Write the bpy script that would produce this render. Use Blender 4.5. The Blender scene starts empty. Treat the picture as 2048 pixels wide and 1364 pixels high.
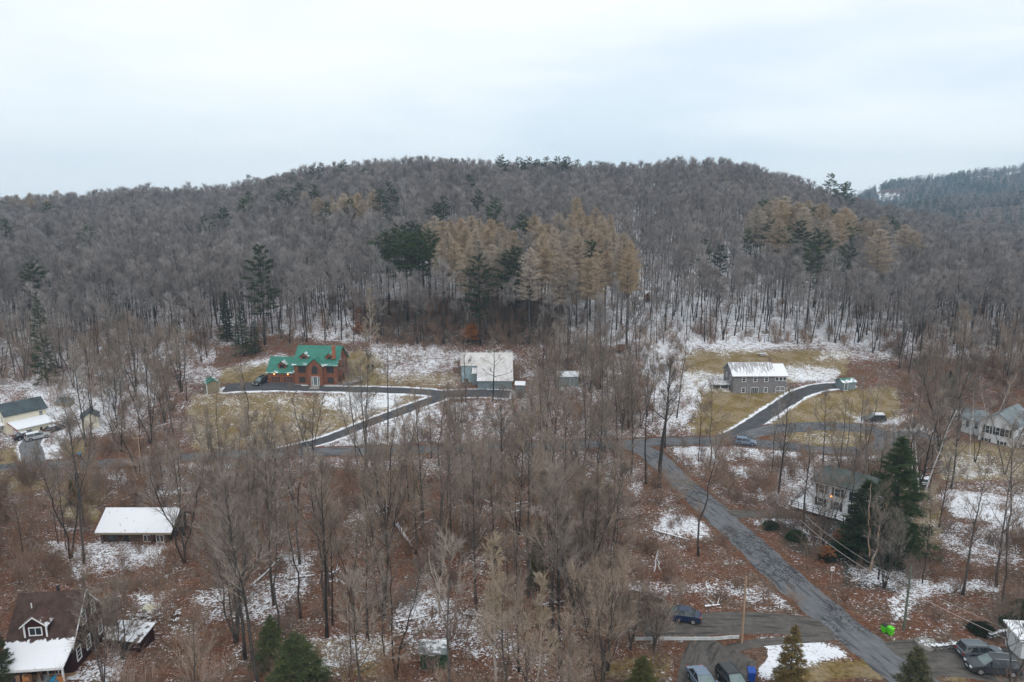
import bpy, math, random
import numpy as np
C = bpy.context.scene.collection
R = math.radians
rng = np.random.default_rng(7)
random.seed(7)

# ---------------------------------------------------------------- camera, sky, sun, exposure
CZ, PITCH, F = 55.0, R(11.3), 1410.0
cp, sp = math.cos(PITCH), math.sin(PITCH)
cam = bpy.data.cameras.new('camera'); cam.sensor_width = 36; cam.lens = F/2048*36
cam.clip_start = 0.5; cam.clip_end = 9000
co = bpy.data.objects.new('camera', cam); C.objects.link(co)
co.location = (0, 0, CZ); co.rotation_euler = (R(90)-PITCH, 0, 0)
bpy.context.scene.camera = co
vs = bpy.context.scene.view_settings
vs.view_transform = 'Standard'; vs.look = 'None'; vs.gamma = 1; vs.use_curve_mapping = False; vs.exposure = .27
cy = bpy.context.scene.cycles
cy.use_denoising = True; cy.denoiser = 'OPENIMAGEDENOISE'; cy.denoising_input_passes = 'RGB_ALBEDO_NORMAL'; cy.denoising_prefilter = 'ACCURATE'; cy.max_bounces = 5; cy.diffuse_bounces = 3; cy.transparent_max_bounces = 4; cy.volume_bounces = 0

W = bpy.data.worlds.new('World'); bpy.context.scene.world = W; W.use_nodes = True
nt = W.node_tree; N = nt.nodes; Lk = nt.links; N.clear()
out = N.new('ShaderNodeOutputWorld'); bg = N.new('ShaderNodeBackground')
sky = N.new('ShaderNodeTexSky'); sky.sky_type = 'NISHITA'; sky.sun_disc = False
sky.sun_elevation = R(42); sky.sun_rotation = R(200)
tc = N.new('ShaderNodeTexCoord'); mp = N.new('ShaderNodeMapping'); mp.inputs['Scale'].default_value = (1.0, 1.0, 5.0)
mp.inputs['Location'].default_value = (0.7, 0.2, 0.35)
n1 = N.new('ShaderNodeTexNoise'); n1.inputs['Scale'].default_value = 1.7; n1.inputs['Detail'].default_value = 4; n1.inputs['Roughness'].default_value = .45
cr = N.new('ShaderNodeValToRGB')
cr.color_ramp.elements[0].position = .36; cr.color_ramp.elements[0].color = (.68, .755, .82, 1)
cr.color_ramp.elements[1].position = .60; cr.color_ramp.elements[1].color = (.87, .89, .905, 1)
e = cr.color_ramp.elements.new(.47); e.color = (.80, .845, .88, 1)
sep = N.new('ShaderNodeSeparateXYZ')
hz = N.new('ShaderNodeMapRange'); hz.inputs['From Min'].default_value = .0; hz.inputs['From Max'].default_value = .16
hzc = N.new('ShaderNodeMix'); hzc.data_type = 'RGBA'; hzc.blend_type = 'MULTIPLY'; hzc.inputs['Factor'].default_value = 1
hcr = N.new('ShaderNodeValToRGB'); hcr.color_ramp.elements[0].color = (.92, .96, .985, 1); hcr.color_ramp.elements[1].color = (1, 1, 1, 1)
mix = N.new('ShaderNodeMix'); mix.data_type = 'RGBA'; mix.inputs['Factor'].default_value = .012
Lk.new(tc.outputs['Generated'], mp.inputs['Vector']); Lk.new(mp.outputs['Vector'], n1.inputs['Vector'])
Lk.new(n1.outputs['Fac'], cr.inputs['Fac']); Lk.new(tc.outputs['Generated'], sep.inputs[0])
Lk.new(sep.outputs['Z'], hz.inputs['Value']); Lk.new(hz.outputs[0], hcr.inputs['Fac'])
Lk.new(cr.outputs['Color'], hzc.inputs['A']); Lk.new(hcr.outputs['Color'], hzc.inputs['B'])
Lk.new(hzc.outputs['Result'], mix.inputs['A']); Lk.new(sky.outputs[0], mix.inputs['B'])
Lk.new(mix.outputs['Result'], bg.inputs['Color']); bg.inputs['Strength'].default_value = 1.0
Lk.new(bg.outputs[0], out.inputs['Surface'])

sl = bpy.data.lights.new('sun', 'SUN'); sl.energy = .9; sl.angle = R(25); sl.color = (1, .97, .93)
so = bpy.data.objects.new('sun', sl); C.objects.link(so); so.rotation_euler = (R(48), 0, R(20)); so.location = (0, 0, 300)

# ---------------------------------------------------------------- helpers
def tag(o, label=None, cat=None, group=None, kind=None):
    if label: o['label'] = label
    if cat: o['category'] = cat
    if group: o['group'] = group
    if kind: o['kind'] = kind
    return o

class MB:
    def __init__(s): s.v = []; s.f = []; s.m = []; s.mi = 0
    def add(s, vs_, fs):
        b = len(s.v); s.v.extend(vs_)
        for f in fs: s.f.append(tuple(b+i for i in f)); s.m.append(s.mi)
        return s
    def box(s, x0, x1, y0, y1, z0, z1):
        return s.add([(x0,y0,z0),(x1,y0,z0),(x1,y1,z0),(x0,y1,z0),(x0,y0,z1),(x1,y0,z1),(x1,y1,z1),(x0,y1,z1)],
                     [(0,3,2,1),(4,5,6,7),(0,1,5,4),(1,2,6,5),(2,3,7,6),(3,0,4,7)])
    def extrude(s, poly, a0, a1, axis='x'):
        # poly of (u, z): along x the polygon lies in y-z, along y in x-z
        n = len(poly)
        if axis == 'x': v = [(a0,u,z) for u,z in poly]+[(a1,u,z) for u,z in poly]
        else: v = [(u,a0,z) for u,z in poly]+[(u,a1,z) for u,z in poly]
        return s.add(v, [tuple(range(n)), tuple(range(2*n-1, n-1, -1))]+[(i, i+n, (i+1)%n+n, (i+1)%n) for i in range(n)])
    def tube(s, path, rad, n=6, cap=True):
        path = [np.array(p, float) for p in path]; b = len(s.v); up = np.array((.13, .21, 1.0))
        for i, p in enumerate(path):
            d = path[min(i+1, len(path)-1)]-path[max(i-1, 0)]; d = d/(np.linalg.norm(d)+1e-9)
            ref = up if abs(d[2]) < .9 else np.array((1., .1, 0.))
            a = np.cross(d, ref); a /= np.linalg.norm(a)+1e-9; c = np.cross(d, a); r = rad[i]
            for k in range(n):
                t = 2*math.pi*k/n; q = p+(a*math.cos(t)+c*math.sin(t))*r; s.v.append((q[0], q[1], q[2]))
        for i in range(len(path)-1):
            for k in range(n):
                s.f.append((b+i*n+k, b+i*n+(k+1)%n, b+(i+1)*n+(k+1)%n, b+(i+1)*n+k)); s.m.append(s.mi)
        if cap:
            s.f.append(tuple(b+k for k in range(n-1, -1, -1))); s.m.append(s.mi)
            e_ = b+(len(path)-1)*n; s.f.append(tuple(e_+k for k in range(n))); s.m.append(s.mi)
        return s
    def cyl(s, c, r, h, axis='z', n=14, r2=None):
        c = np.array(c, float); d = {'x': (1,0,0), 'y': (0,1,0), 'z': (0,0,1)}[axis]; d = np.array(d, float)
        return s.tube([c-d*h/2, c+d*h/2], [r, r if r2 is None else r2], n)
    def gable(s, x0, x1, y0, y1, z0, ze, zr, axis='x'):
        if axis == 'x': return s.extrude([(y0,z0),(y1,z0),(y1,ze),((y0+y1)/2,zr),(y0,ze)], x0, x1, 'x')
        return s.extrude([(x0,z0),(x1,z0),(x1,ze),((x0+x1)/2,zr),(x0,ze)], y0, y1, 'y')
    def roof(s, x0, x1, y0, y1, ze, zr, axis='x', oh=.35, th=.16, gap=.03):
        a, b = (y0, y1) if axis == 'x' else (x0, x1); m = (a+b)/2; sl_ = (zr-ze)/(m-a)
        p = [(a-oh, ze-oh*sl_+gap), (m, zr+gap), (b+oh, ze-oh*sl_+gap), (b+oh, ze-oh*sl_+gap+th), (m, zr+gap+th*1.1), (a-oh, ze-oh*sl_+gap+th)]
        # two convex slabs so the ridge stays clean
        l = [p[0], p[1], p[4], p[5]]; r = [p[1], p[2], p[3], p[4]]
        c0, c1 = (x0-oh, x1+oh) if axis == 'x' else (y0-oh, y1+oh)
        s.extrude(l, c0, c1, axis); s.extrude(r, c0, c1, axis); return s
    def build(s, name, mat, parent=None, smooth=False, loc=None):
        me = bpy.data.meshes.new(name); me.from_pydata([tuple(map(float, q)) for q in s.v], [], s.f)
        mats = mat if isinstance(mat, (list, tuple)) else [mat]
        for m in mats: me.materials.append(m)
        if len(mats) > 1: me.polygons.foreach_set('material_index', s.m)
        if smooth: me.polygons.foreach_set('use_smooth', [True]*len(me.polygons))
        o = bpy.data.objects.new(name, me); C.objects.link(o)
        if parent is not None: o.parent = parent
        if loc is not None: o.location = loc
        return o

def empty(name, loc, rz=0, label=None, cat=None, group=None):
    o = bpy.data.objects.new(name, None); C.objects.link(o); o.location = loc; o.rotation_euler = (0, 0, rz)
    o.empty_display_size = .3
    return tag(o, label, cat, group)

# ---------------------------------------------------------------- materials
MATS = {}
def mat(name, c1, c2=None, scale=3.0, rough=.85, spec=.3, bump=0.0, snow=None, var=0.0, metal=0.0, wave=None, stretch=None, emit=None, c3=None):
    """procedural: two colours blended by noise; snow=(lo,hi,z0,z1[,scale]) lays snow by height and facing-up; var shifts value per object"""
    m = bpy.data.materials.new(name); m.use_nodes = True; nt = m.node_tree; N = nt.nodes; L = nt.links
    b = N['Principled BSDF']; b.inputs['Roughness'].default_value = rough; b.inputs['Metallic'].default_value = metal
    b.inputs['Specular IOR Level'].default_value = spec
    tc = N.new('ShaderNodeTexCoord'); mp = N.new('ShaderNodeMapping'); L.new(tc.outputs['Object'], mp.inputs['Vector'])
    if stretch: mp.inputs['Scale'].default_value = stretch
    nz = N.new('ShaderNodeTexNoise'); nz.inputs['Scale'].default_value = scale; nz.inputs['Detail'].default_value = 5; nz.inputs['Roughness'].default_value = .65
    L.new(mp.outputs[0], nz.inputs['Vector'])
    cr = N.new('ShaderNodeValToRGB'); cr.color_ramp.elements[0].position = .36; cr.color_ramp.elements[1].position = .64
    cr.color_ramp.elements[0].color = (*c1, 1); cr.color_ramp.elements[1].color = (*(c2 or tuple(x*1.25 for x in c1)), 1)
    if c3: cr.color_ramp.elements.new(.47).color = (*c3, 1)
    L.new(nz.outputs['Fac'], cr.inputs['Fac']); col = cr.outputs['Color']
    if wave:   # (axis, scale, strength)
        wv = N.new('ShaderNodeTexWave'); wv.bands_direction = wave[0]; wv.inputs['Scale'].default_value = wave[1]; wv.inputs['Distortion'].default_value = 0
        L.new(tc.outputs['Object'], wv.inputs['Vector'])
        mx = N.new('ShaderNodeMix'); mx.data_type = 'RGBA'; mx.blend_type = 'MULTIPLY'; mx.inputs['Factor'].default_value = wave[2]
        L.new(col, mx.inputs['A']); L.new(wv.outputs['Color'], mx.inputs['B']); col = mx.outputs['Result']
    if var:
        oi = N.new('ShaderNodeObjectInfo'); mr = N.new('ShaderNodeMapRange'); mr.inputs['To Min'].default_value = 1-var; mr.inputs['To Max'].default_value = 1+var
        L.new(oi.outputs['Random'], mr.inputs['Value']); hs = N.new('ShaderNodeHueSaturation'); L.new(mr.outputs[0], hs.inputs['Value'])
        ms = N.new('ShaderNodeMath'); ms.operation = 'MULTIPLY'; ms.inputs[1].default_value = 7.31; fr = N.new('ShaderNodeMath'); fr.operation = 'FRACT'
        L.new(oi.outputs['Random'], ms.inputs[0]); L.new(ms.outputs[0], fr.inputs[0])
        m2 = N.new('ShaderNodeMapRange'); m2.inputs['To Min'].default_value = .7; m2.inputs['To Max'].default_value = 1.15; L.new(fr.outputs[0], m2.inputs['Value'])
        L.new(m2.outputs[0], hs.inputs['Saturation']); L.new(col, hs.inputs['Color']); col = hs.outputs['Color']
    if snow:
        lo, hi, z0, z1 = snow[:4]; sc = snow[4] if len(snow) > 4 else 1.6; up = snow[5] if len(snow) > 5 else .35
        ns = N.new('ShaderNodeTexNoise'); ns.inputs['Scale'].default_value = sc; ns.inputs['Detail'].default_value = 6; ns.inputs['Roughness'].default_value = .7
        mp2 = N.new('ShaderNodeMapping'); L.new(tc.outputs['Object'], mp2.inputs['Vector']); L.new(mp2.outputs[0], ns.inputs['Vector'])
        if len(snow) > 6: mp2.inputs['Scale'].default_value = snow[6]
        sx = N.new('ShaderNodeSeparateXYZ'); L.new(tc.outputs['Object'], sx.inputs[0])
        mr = N.new('ShaderNodeMapRange'); mr.inputs['From Min'].default_value = z0; mr.inputs['From Max'].default_value = z1
        mr.inputs['To Min'].default_value = lo; mr.inputs['To Max'].default_value = hi; L.new(sx.outputs['Z'], mr.inputs['Value'])
        su = N.new('ShaderNodeMath'); su.operation = 'SUBTRACT'; L.new(mr.outputs[0], su.inputs[0]); L.new(ns.outputs['Fac'], su.inputs[1])
        ss = N.new('ShaderNodeMapRange'); ss.interpolation_type = 'SMOOTHSTEP'; ss.inputs['From Min'].default_value = -.03; ss.inputs['From Max'].default_value = .07; L.new(su.outputs[0], ss.inputs['Value'])
        gm = N.new('ShaderNodeNewGeometry'); sg = N.new('ShaderNodeSeparateXYZ'); L.new(gm.outputs['Normal'], sg.inputs[0])
        gu = N.new('ShaderNodeMapRange'); gu.interpolation_type = 'SMOOTHSTEP'; gu.inputs['From Min'].default_value = up; gu.inputs['From Max'].default_value = up+.2; L.new(sg.outputs['Z'], gu.inputs['Value'])
        ml = N.new('ShaderNodeMath'); ml.operation = 'MULTIPLY'; L.new(ss.outputs[0], ml.inputs[0]); L.new(gu.outputs[0], ml.inputs[1])
        mx = N.new('ShaderNodeMix'); mx.data_type = 'RGBA'; L.new(ml.outputs[0], mx.inputs['Factor']); L.new(col, mx.inputs['A']); mx.inputs['B'].default_value = (.82, .83, .86, 1)
        col = mx.outputs['Result']
    L.new(col, b.inputs['Base Color'])
    if bump:
        bp = N.new('ShaderNodeBump'); bp.inputs['Strength'].default_value = bump; bp.inputs['Distance'].default_value = .05; L.new(nz.outputs['Fac'], bp.inputs['Height']); L.new(bp.outputs[0], b.inputs['Normal'])
    if emit:
        b.inputs['Emission Color'].default_value = (*emit[:3], 1); b.inputs['Emission Strength'].default_value = emit[3]
    MATS[name] = m
    return m

mat('bark', (.05,.042,.036), (.13,.112,.098), 5, .95, .1, .4, var=.3, stretch=(1,1,.3))
mat('bark_dark', (.024,.02,.018), (.07,.06,.052), 5, .95, .1, .4, var=.25, stretch=(1,1,.3))
mat('twig', (.175,.138,.11), (.34,.275,.22), .25, .9, .1, var=.33)
mat('twig_pale', (.36,.29,.21), (.48,.40,.30), .3, .9, .1, var=.1)
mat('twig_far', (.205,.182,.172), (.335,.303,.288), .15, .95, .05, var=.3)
mat('brush', (.22,.135,.09), (.32,.22,.16), .6, .95, .05, var=.35)
mat('larch', (.37,.28,.19), (.50,.40,.29), .3, .95, .05, var=.12)
mat('pine', (.030,.052,.026), (.085,.105,.045), .5, .8, .15, var=.3)
mat('spruce', (.022,.038,.018), (.06,.082,.036), .6, .8, .15, var=.25)
mat('cedar', (.075,.088,.030), (.15,.135,.05), .8, .85, .1, var=.2)
mat('conifer_olive', (.042,.055,.026), (.10,.115,.05), .7, .85, .1, var=.2)
mat('cedar_brown', (.13,.085,.035), (.19,.15,.06), .8, .85, .1, var=.1)
mat('copper_leaf', (.33,.12,.04), (.45,.19,.07), 1, .9, .1, var=.15)
mat('birch', (.62,.60,.56), (.16,.14,.13), 2.2, .8, .2, stretch=(1,1,2.5), c3=(.66,.63,.6))
mat('snag', (.30,.24,.19), (.45,.40,.35), 1.2, .9, .1, stretch=(1,1,.5), c3=(.40,.34,.29))
mat('snag_rust', (.36,.20,.10), (.42,.37,.32), 1.2, .9, .1, stretch=(1,1,.4))
mat('log_bark', (.12,.095,.075), (.20,.16,.13), 3, .95, .1, snow=(.62,.62,0,1,2.0,.2))
mat('rock', (.17,.16,.145), (.30,.28,.25), 2, .95, .1, .6, snow=(.45,.45,0,1,1.8,.5))
mat('snow', (.80,.82,.86), (.86,.87,.89), 1, .7, .2, .3)
mat('glass', (.02,.025,.03), (.05,.06,.07), 1, .08, .8)
mat('glass_pale', (.10,.13,.14), (.16,.2,.21), 1, .1, .8)
mat('white_trim', (.68,.69,.69), (.78,.79,.79), 2, .6)
mat('white_siding', (.62,.64,.65), (.72,.74,.75), 1, .7, wave=('Z', 3.0, .12))
mat('cream_siding', (.70,.65,.51), (.77,.72,.58), 1, .7, wave=('Z', 3.0, .10))
mat('brick', (.20,.082,.05), (.30,.125,.075), 2.2, .9, .15, wave=('Z', 2.4, .3))
mat('brick_trim', (.30,.11,.06), (.36,.14,.08), 3, .85)
mat('green_metal', (.018,.15,.105), (.03,.20,.145), .5, .4, .5, wave=('X', 1.3, .15), snow=(.66,.14,5.0,7.6,1.1,.3,(.35,1,1)))
mat('green_metal_low', (.018,.15,.105), (.03,.20,.145), .5, .4, .5, wave=('X', 1.3, .15), snow=(.62,.2,2.7,4.4,1.1,.3,(.5,1,1)))
mat('green_metal_dormer', (.018,.15,.105), (.03,.20,.145), .5, .4, .5, snow=(.5,.5,0,1,1.3,.3))
mat('green_shed_roof', (.02,.13,.09), (.03,.16,.11), .5, .5, .4, snow=(.58,.38,1.9,2.9,1.3,.3))
mat('dark_trim', (.035,.02,.015), (.06,.035,.025), 3, .7)
mat('stone_base', (.25,.22,.19), (.42,.39,.35), 4, .9)
mat('tan_siding', (.24,.20,.13), (.28,.24,.16), 1, .8, wave=('X', 3.0, .15))
mat('garage_door', (.06,.04,.035), (.09,.06,.05), 2, .6)
mat('lamp_glow', (.9,.4,.1), (.9,.4,.1), 2, .6, emit=(1,.35,.08,4))
mat('blue_siding', (.29,.40,.43), (.40,.50,.53), .9, .9, .1, wave=('X', 2.6, .12))
mat('blue_siding_dark', (.17,.22,.23), (.25,.30,.31), .9, .9, .1, wave=('X', 2.6, .12))
mat('pale_roof', (.52,.49,.46), (.64,.62,.61), .6, .8, .2, snow=(.52,.36,2,6,1.3,.2))
mat('steel_roof', (.42,.45,.46), (.55,.58,.6), .6, .5, .3, snow=(.55,.5,2,6,.9,.2))
mat('grey_siding', (.20,.19,.19), (.28,.265,.265), 1.5, .9, .1, wave=('X', 2.2, .25))
mat('snow_roof_streak', (.28,.25,.23), (.40,.40,.42), .8, .5, .3, snow=(.66,.45,4.2,6.6,1.5,.2,(1.8,.3,.3)))
mat('snow_roof', (.30,.22,.18), (.38,.3,.26), .8, .7, .3, snow=(.66,.72,2,5,1.2,.2))
mat('cabin_wall', (.055,.032,.024), (.10,.06,.045), 2, .9, .1, wave=('Z', 2.0, .3))
mat('slate_roof', (.045,.055,.065), (.085,.115,.12), .35, .7, .3, snow=(.34,.28,4,7,1.1,.3))
mat('greygreen_roof', (.05,.058,.054), (.095,.108,.1), .5, .8, .2, snow=(.25,.2,4,8,1.2,.3))
mat('blue_grey_roof', (.16,.19,.20), (.24,.27,.28), .5, .8, .2, snow=(.38,.3,4,8,1.2,.3))
mat('brown_shingle', (.055,.034,.028), (.10,.065,.055), 1.2, .9, .15, wave=('Z', 3.5, .2), snow=(1.0,-.25,3.0,4.5,1.5,.25,(1.1,.8,.8)))
mat('brown_shingle_dormer', (.075,.042,.033), (.12,.07,.058), 1.2, .9, .15, snow=(.5,.1,5.0,7.5,1.8,.25))
mat('porch_snow', (.6,.63,.68), (.75,.77,.8), 1, .7, wave=('Z', 3.5, .12), snow=(.7,.7,0,1,1.5,.2))
mat('maroon_wall', (.032,.012,.013), (.055,.022,.022), 2, .85, .15)
mat('stone_wall', (.12,.11,.10), (.26,.24,.22), 2.4, .95, .1, .6, snow=(.58,.58,0,1,2.2,.55))
mat('green_box', (.012,.06,.032), (.02,.085,.045), 1, .6, .3)
mat('green_box_roof', (.10,.13,.13), (.2,.22,.22), 1, .6, .3, snow=(.42,.66,2,3.4,1.2,.3,(.5,1,1)))
mat('lean_roof', (.09,.07,.055), (.16,.13,.11), 1, .9, .1, snow=(.5,.55,0,2,1.1,.3))
mat('deck', (.10,.085,.07), (.16,.14,.12), 3, .9, snow=(.6,.6,0,1,1.3,.6))
mat('rail_black', (.02,.02,.022), (.04,.04,.045), 3, .6)
mat('red_trim', (.30,.035,.03), (.36,.05,.04), 3, .6)
mat('pole_wood', (.30,.20,.13), (.42,.30,.21), 2, .9, .1, stretch=(1,1,.2))
mat('pole_green', (.10,.12,.095), (.16,.175,.14), 2, .9, .1)
mat('wire', (.42,.38,.34), (.5,.46,.42), 2, .5)
mat('galvanised', (.36,.38,.38), (.5,.52,.52), 2, .45, .5, metal=.3)
mat('tyre', (.012,.012,.013), (.03,.03,.03), 4, .9)
mat('rim', (.38,.39,.4), (.5,.5,.52), 4, .35, .5, metal=.6)
mat('carglass', (.015,.02,.024), (.035,.045,.05), 2, .06, 1.0)
mat('windscreen', (.10,.15,.15), (.16,.22,.22), 1, .08, 1.0)
mat('headlight', (.6,.62,.64), (.7,.7,.7), 3, .2, .8)
mat('taillight', (.35,.01,.012), (.45,.02,.02), 3, .25, .6)
mat('plate', (.65,.65,.62), (.7,.7,.68), 3, .5)
mat('lime', (.10,.62,.015), (.13,.7,.02), 2, .5, .4)
mat('bin_black', (.012,.014,.012), (.02,.022,.02), 2, .5, .4)
mat('bin_blue', (.008,.06,.33), (.012,.08,.4), 2, .45, .4)
mat('tarp_blue', (.01,.22,.42), (.02,.3,.5), 2, .6)
mat('orange', (.42,.16,.05), (.52,.22,.08), 3, .8)
mat('card', (.30,.19,.11), (.38,.25,.16), 3, .9)
mat('dark_void', (.012,.011,.012), (.03,.026,.026), 2, .9)
mat('canvas', (.55,.53,.40), (.68,.66,.52), 1, .9)
mat('sign_white', (.7,.68,.66), (.75,.74,.72), 3, .6)
mat('asphalt_old', (.11,.11,.112), (.16,.16,.163), .6, .9, .2, .3)
def paint(name, c, snow=None):
    return mat(name, c, tuple(x*1.1 for x in c), 1, .28, .6, snow=snow)

# ---------------------------------------------------------------- terrain
def smooth(a, k):
    ker = np.hanning(k+2)[1:-1]; ker /= ker.sum(); p = np.pad(a, (k//2, k//2), mode='edge'); return np.convolve(p, ker, 'valid')[:len(a)]
_Y = np.arange(-400, 3201, 1.0)
_P = smooth(np.interp(_Y, [-400,20,50,62,72,84,93,104,120,131,143,152,162,172,180,201,215], [-52,-46.2,-46.6,-47.2,-48,-48.9,-49.6,-50.2,-51.0,-51.3,-51.0,-50.6,-48.9,-46.7,-46.1,-41.6,-39.6]), 13)
_T = smooth(np.interp(_Y, [-400,195,205,260,320,380,430,460,500,3200], [0,0,.02,.22,.47,.76,.95,1.0,1.02,1.02]), 25)
def uf(px): return (px-1024)/F*.985
_RU = np.array([uf(p) for p in [-900,-300,0,200,400,500,600,720,880,1100,1400,1500,1600,1700,1800,1900,2048,2300,2900]])
_RV = -4.2+np.array([-24,-20,-16.5,-14,-9.8,-5,.2,3.5,6.6,6.2,6.6,3.2,-4,-17,-25,-31,-36,-42,-50])
_R2U = np.array([-2.0, uf(1650), uf(1760), uf(1830), uf(1900), uf(2048), 2.0]); _R2V = np.array([-62, -60, -34, -20, -12, -5, 4])
_R3U = np.array([-2.0, uf(1500), uf(1660), uf(1720), uf(1760), uf(1850), uf(1950), uf(2048), uf(2300), 2.0]); _R3V = np.array([-50,-46,-26,3,20,35,49,64,84,90.])
def _hash(i, j):
    v = np.sin(i*127.1+j*311.7)*43758.5453; return v-np.floor(v)
def vnoise(x, y):
    i = np.floor(x); j = np.floor(y); fx = x-i; fy = y-j; fx = fx*fx*(3-2*fx); fy = fy*fy*(3-2*fy)
    return (_hash(i,j)*(1-fx)+_hash(i+1,j)*fx)*(1-fy)+(_hash(i,j+1)*(1-fx)+_hash(i+1,j+1)*fx)*fy
def H(x, y):
    x = np.asarray(x, float); y = np.asarray(y, float)
    u = x/np.maximum(y, 40)
    base = np.interp(y, _Y, _P); t = np.interp(y, _Y, _T)
    z = base+(np.interp(u, _RU, _RV)+39.6)*t
    z1 = np.interp(u, _R2U, _R2V); z2 = np.interp(u, _R3U, _R3V)
    s = lambda a, b: (lambda q: q*q*(3-2*q))(np.clip((y-a)/(b-a), 0, 1))
    z = z+(-70-z)*s(500, 690); z = z+(z1-z)*s(720, 950); z = z+(np.minimum(z1, z2)-6-z)*s(960, 1180); z = z+(z2-z)*s(1230, 1600); z = z+(-60-z)*s(1640, 2080)
    z = z+(vnoise(x/23+5, y/23)-.5)*1.3*np.clip((y-198)/40, 0, 1)+(vnoise(x/60+9, y/75)-.5)*6*np.clip((y-225)/120, 0, 1)*np.clip((600-y)/100, 0, 1)
    z = z+(vnoise(x/90+3, y/90)-.5)*14*np.clip((y-700)/300, 0, 1)
    z = z+(vnoise(x/7.3, y/7.3)-.5)*.35
    return z+CZ
def h(x, y): return float(H(x, y))
def proj(x, y, z):
    z = np.asarray(z)-CZ; zc = y*cp-z*sp; return 1024+F*x/zc, 682-F*(y*sp+z*cp)/zc
_D = np.concatenate([np.arange(40, 260, .25), np.arange(260, 2600, 1.5)])
def at(px, py, hh=0.0):
    """ground point seen at a pixel; with hh, the base of a thing hh tall whose top shows there"""
    a = (px-1024)/F; b = (py-682)/F
    x = _D*a; y = _D*(cp-b*sp); z = CZ-_D*(sp+b*cp); g = H(x, y)+hh
    k = int(np.argmax(z <= g)) if (z <= g).any() else len(_D)-1
    return (float(x[k]), float(y[k]), h(x[k], y[k]))
def mpp(p):  # metres per photo pixel at a world point
    return (p[1]*cp-(p[2]-CZ)*sp)/F

# ---------------------------------------------------------------- roads (waypoints, widths)
def catmull(P, step=1.0):
    P = [np.array(p[:2]) for p in P]; P = [2*P[0]-P[1]]+P+[2*P[-1]-P[-2]]; out = []
    for i in range(1, len(P)-2):
        n = max(2, int(np.linalg.norm(P[i+1]-P[i])/step))
        for k in range(n):
            t = k/n; out.append(.5*((2*P[i])+(-P[i-1]+P[i+1])*t+(2*P[i-1]-5*P[i]+4*P[i+1]-P[i+2])*t*t+(-P[i-1]+3*P[i]-3*P[i+1]+P[i+2])*t**3))
    out.append(P[-2]); return np.array(out)
def px_path(pts): return catmull([at(*p) for p in pts])
ROADS = {
 'main_road': (px_path([(-260,945),(-100,942),(0,936),(130,930),(240,926),(400,913),(600,906),(800,901),(1000,893),(1200,889),(1320,884),(1410,882),(1490,885),(1580,893),(1680,902),(1745,898),(1772,884),(1765,868),(1725,858),(1640,853),(1560,858),(1500,868),(1450,878)]), 4.6),
 'hill_road': (px_path([(1255,890),(1300,908),(1335,938),(1385,985),(1445,1040),(1500,1088),(1560,1145),(1620,1200),(1690,1258),(1760,1312),(1835,1368),(1930,1440),(2030,1520)]), 5.0),
 'brick_house_driveway': (px_path([(545,905),(600,893),(650,880),(720,853),(790,827),(850,805),(885,792),(860,785),(790,781),(700,779),(600,777),(500,777),(448,780)]), 3.6),
 'grey_house_driveway': (px_path([(1440,882),(1475,866),(1520,838),(1560,812),(1595,790),(1640,775),(1690,770)]), 4.0),
 'barn_drive': (px_path([(870,790),(910,788),(960,786),(1020,789)]), 4.5),
 'gravel_lane': (px_path([(1665,1262),(1600,1252),(1520,1246),(1430,1247),(1340,1252),(1280,1256)]), 5.2),
 'dirt_parking': (px_path([(1455,1296),(1440,1310),(1432,1345),(1428,1420)]), 8.0),
 'dirt_track': (px_path([(1660,1276),(1600,1280),(1540,1284),(1500,1290),(1455,1302)]), 1.6),
 'cream_house_drive': (px_path([(70,932),(66,912),(60,890),(72,872)]), 4.2),
 'white_house_drive': (px_path([(1430,1028),(1500,1028),(1570,1030),(1620,1034)]), 3.0),
 'paved_parking': (px_path([(1800,1325),(1850,1318),(1920,1322),(2000,1330),(2090,1335)]), 7.5),
 'right_house_drive': (px_path([(1765,872),(1810,868),(1850,872),(1885,884)]), 3.2),
}
# ---------------------------------------------------------------- ground maps, authored where things lie on the ground
GW, GH = 512+160, 341+40            # quarter-size raster with a margin of 80 cells left and right
_gx, _gy = np.meshgrid((np.arange(GW)-80)*4.0+2, np.arange(GH)*4.0+2)
def newmap(v): return np.full((GH, GW), float(v))
def fill(m, poly, v):
    ins = np.zeros(m.shape, bool); n = len(poly)
    for i in range(n):
        x0, y0 = poly[i]; x1, y1 = poly[(i+1) % n]
        if y0 == y1: continue
        c = ((_gy >= min(y0, y1)) & (_gy < max(y0, y1))) & (_gx < (x1-x0)*(_gy-y0)/(y1-y0)+x0); ins ^= c
    m[ins] = v
def rect(m, x0, y0, x1, y1, v): fill(m, [(x0,y0),(x1,y0),(x1,y1),(x0,y1)], v)
def blur(m, k):
    ker = np.hanning(2*k+3)[1:-1]; ker /= ker.sum()
    m = np.apply_along_axis(lambda r: np.convolve(np.pad(r, k, mode='edge'), ker, 'valid'), 1, m)
    return np.apply_along_axis(lambda r: np.convolve(np.pad(r, k, mode='edge'), ker, 'valid'), 0, m)
def look(m, px, py):
    return m[np.clip((py/4).astype(int), 0, GH-1), np.clip((px/4+80).astype(int), 0, GW-1)]
SN = newmap(.12)
S = lambda v, *p: fill(SN, p, v)
rect(SN, -320, 0, 2400, 720, .53)
S(.68, (1190,400),(1700,420),(1760,690),(1190,690))
S(.5, (-320,600),(440,600),(430,760),(380,900),(-320,920))
S(.25, (330,730),(440,800),(380,900),(280,900))
S(.08, (430,690),(560,672),(760,676),(740,700),(540,720),(440,730))
S(.62, (420,740),(560,705),(590,720),(530,742),(440,762))
S(.04, (440,742),(540,728),(540,765),(430,765))
S(.6, (560,620),(790,640),(800,672),(700,690),(560,672))
S(.5, (700,712),(790,700),(900,712),(915,745),(800,762),(745,745),(720,722))
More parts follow.
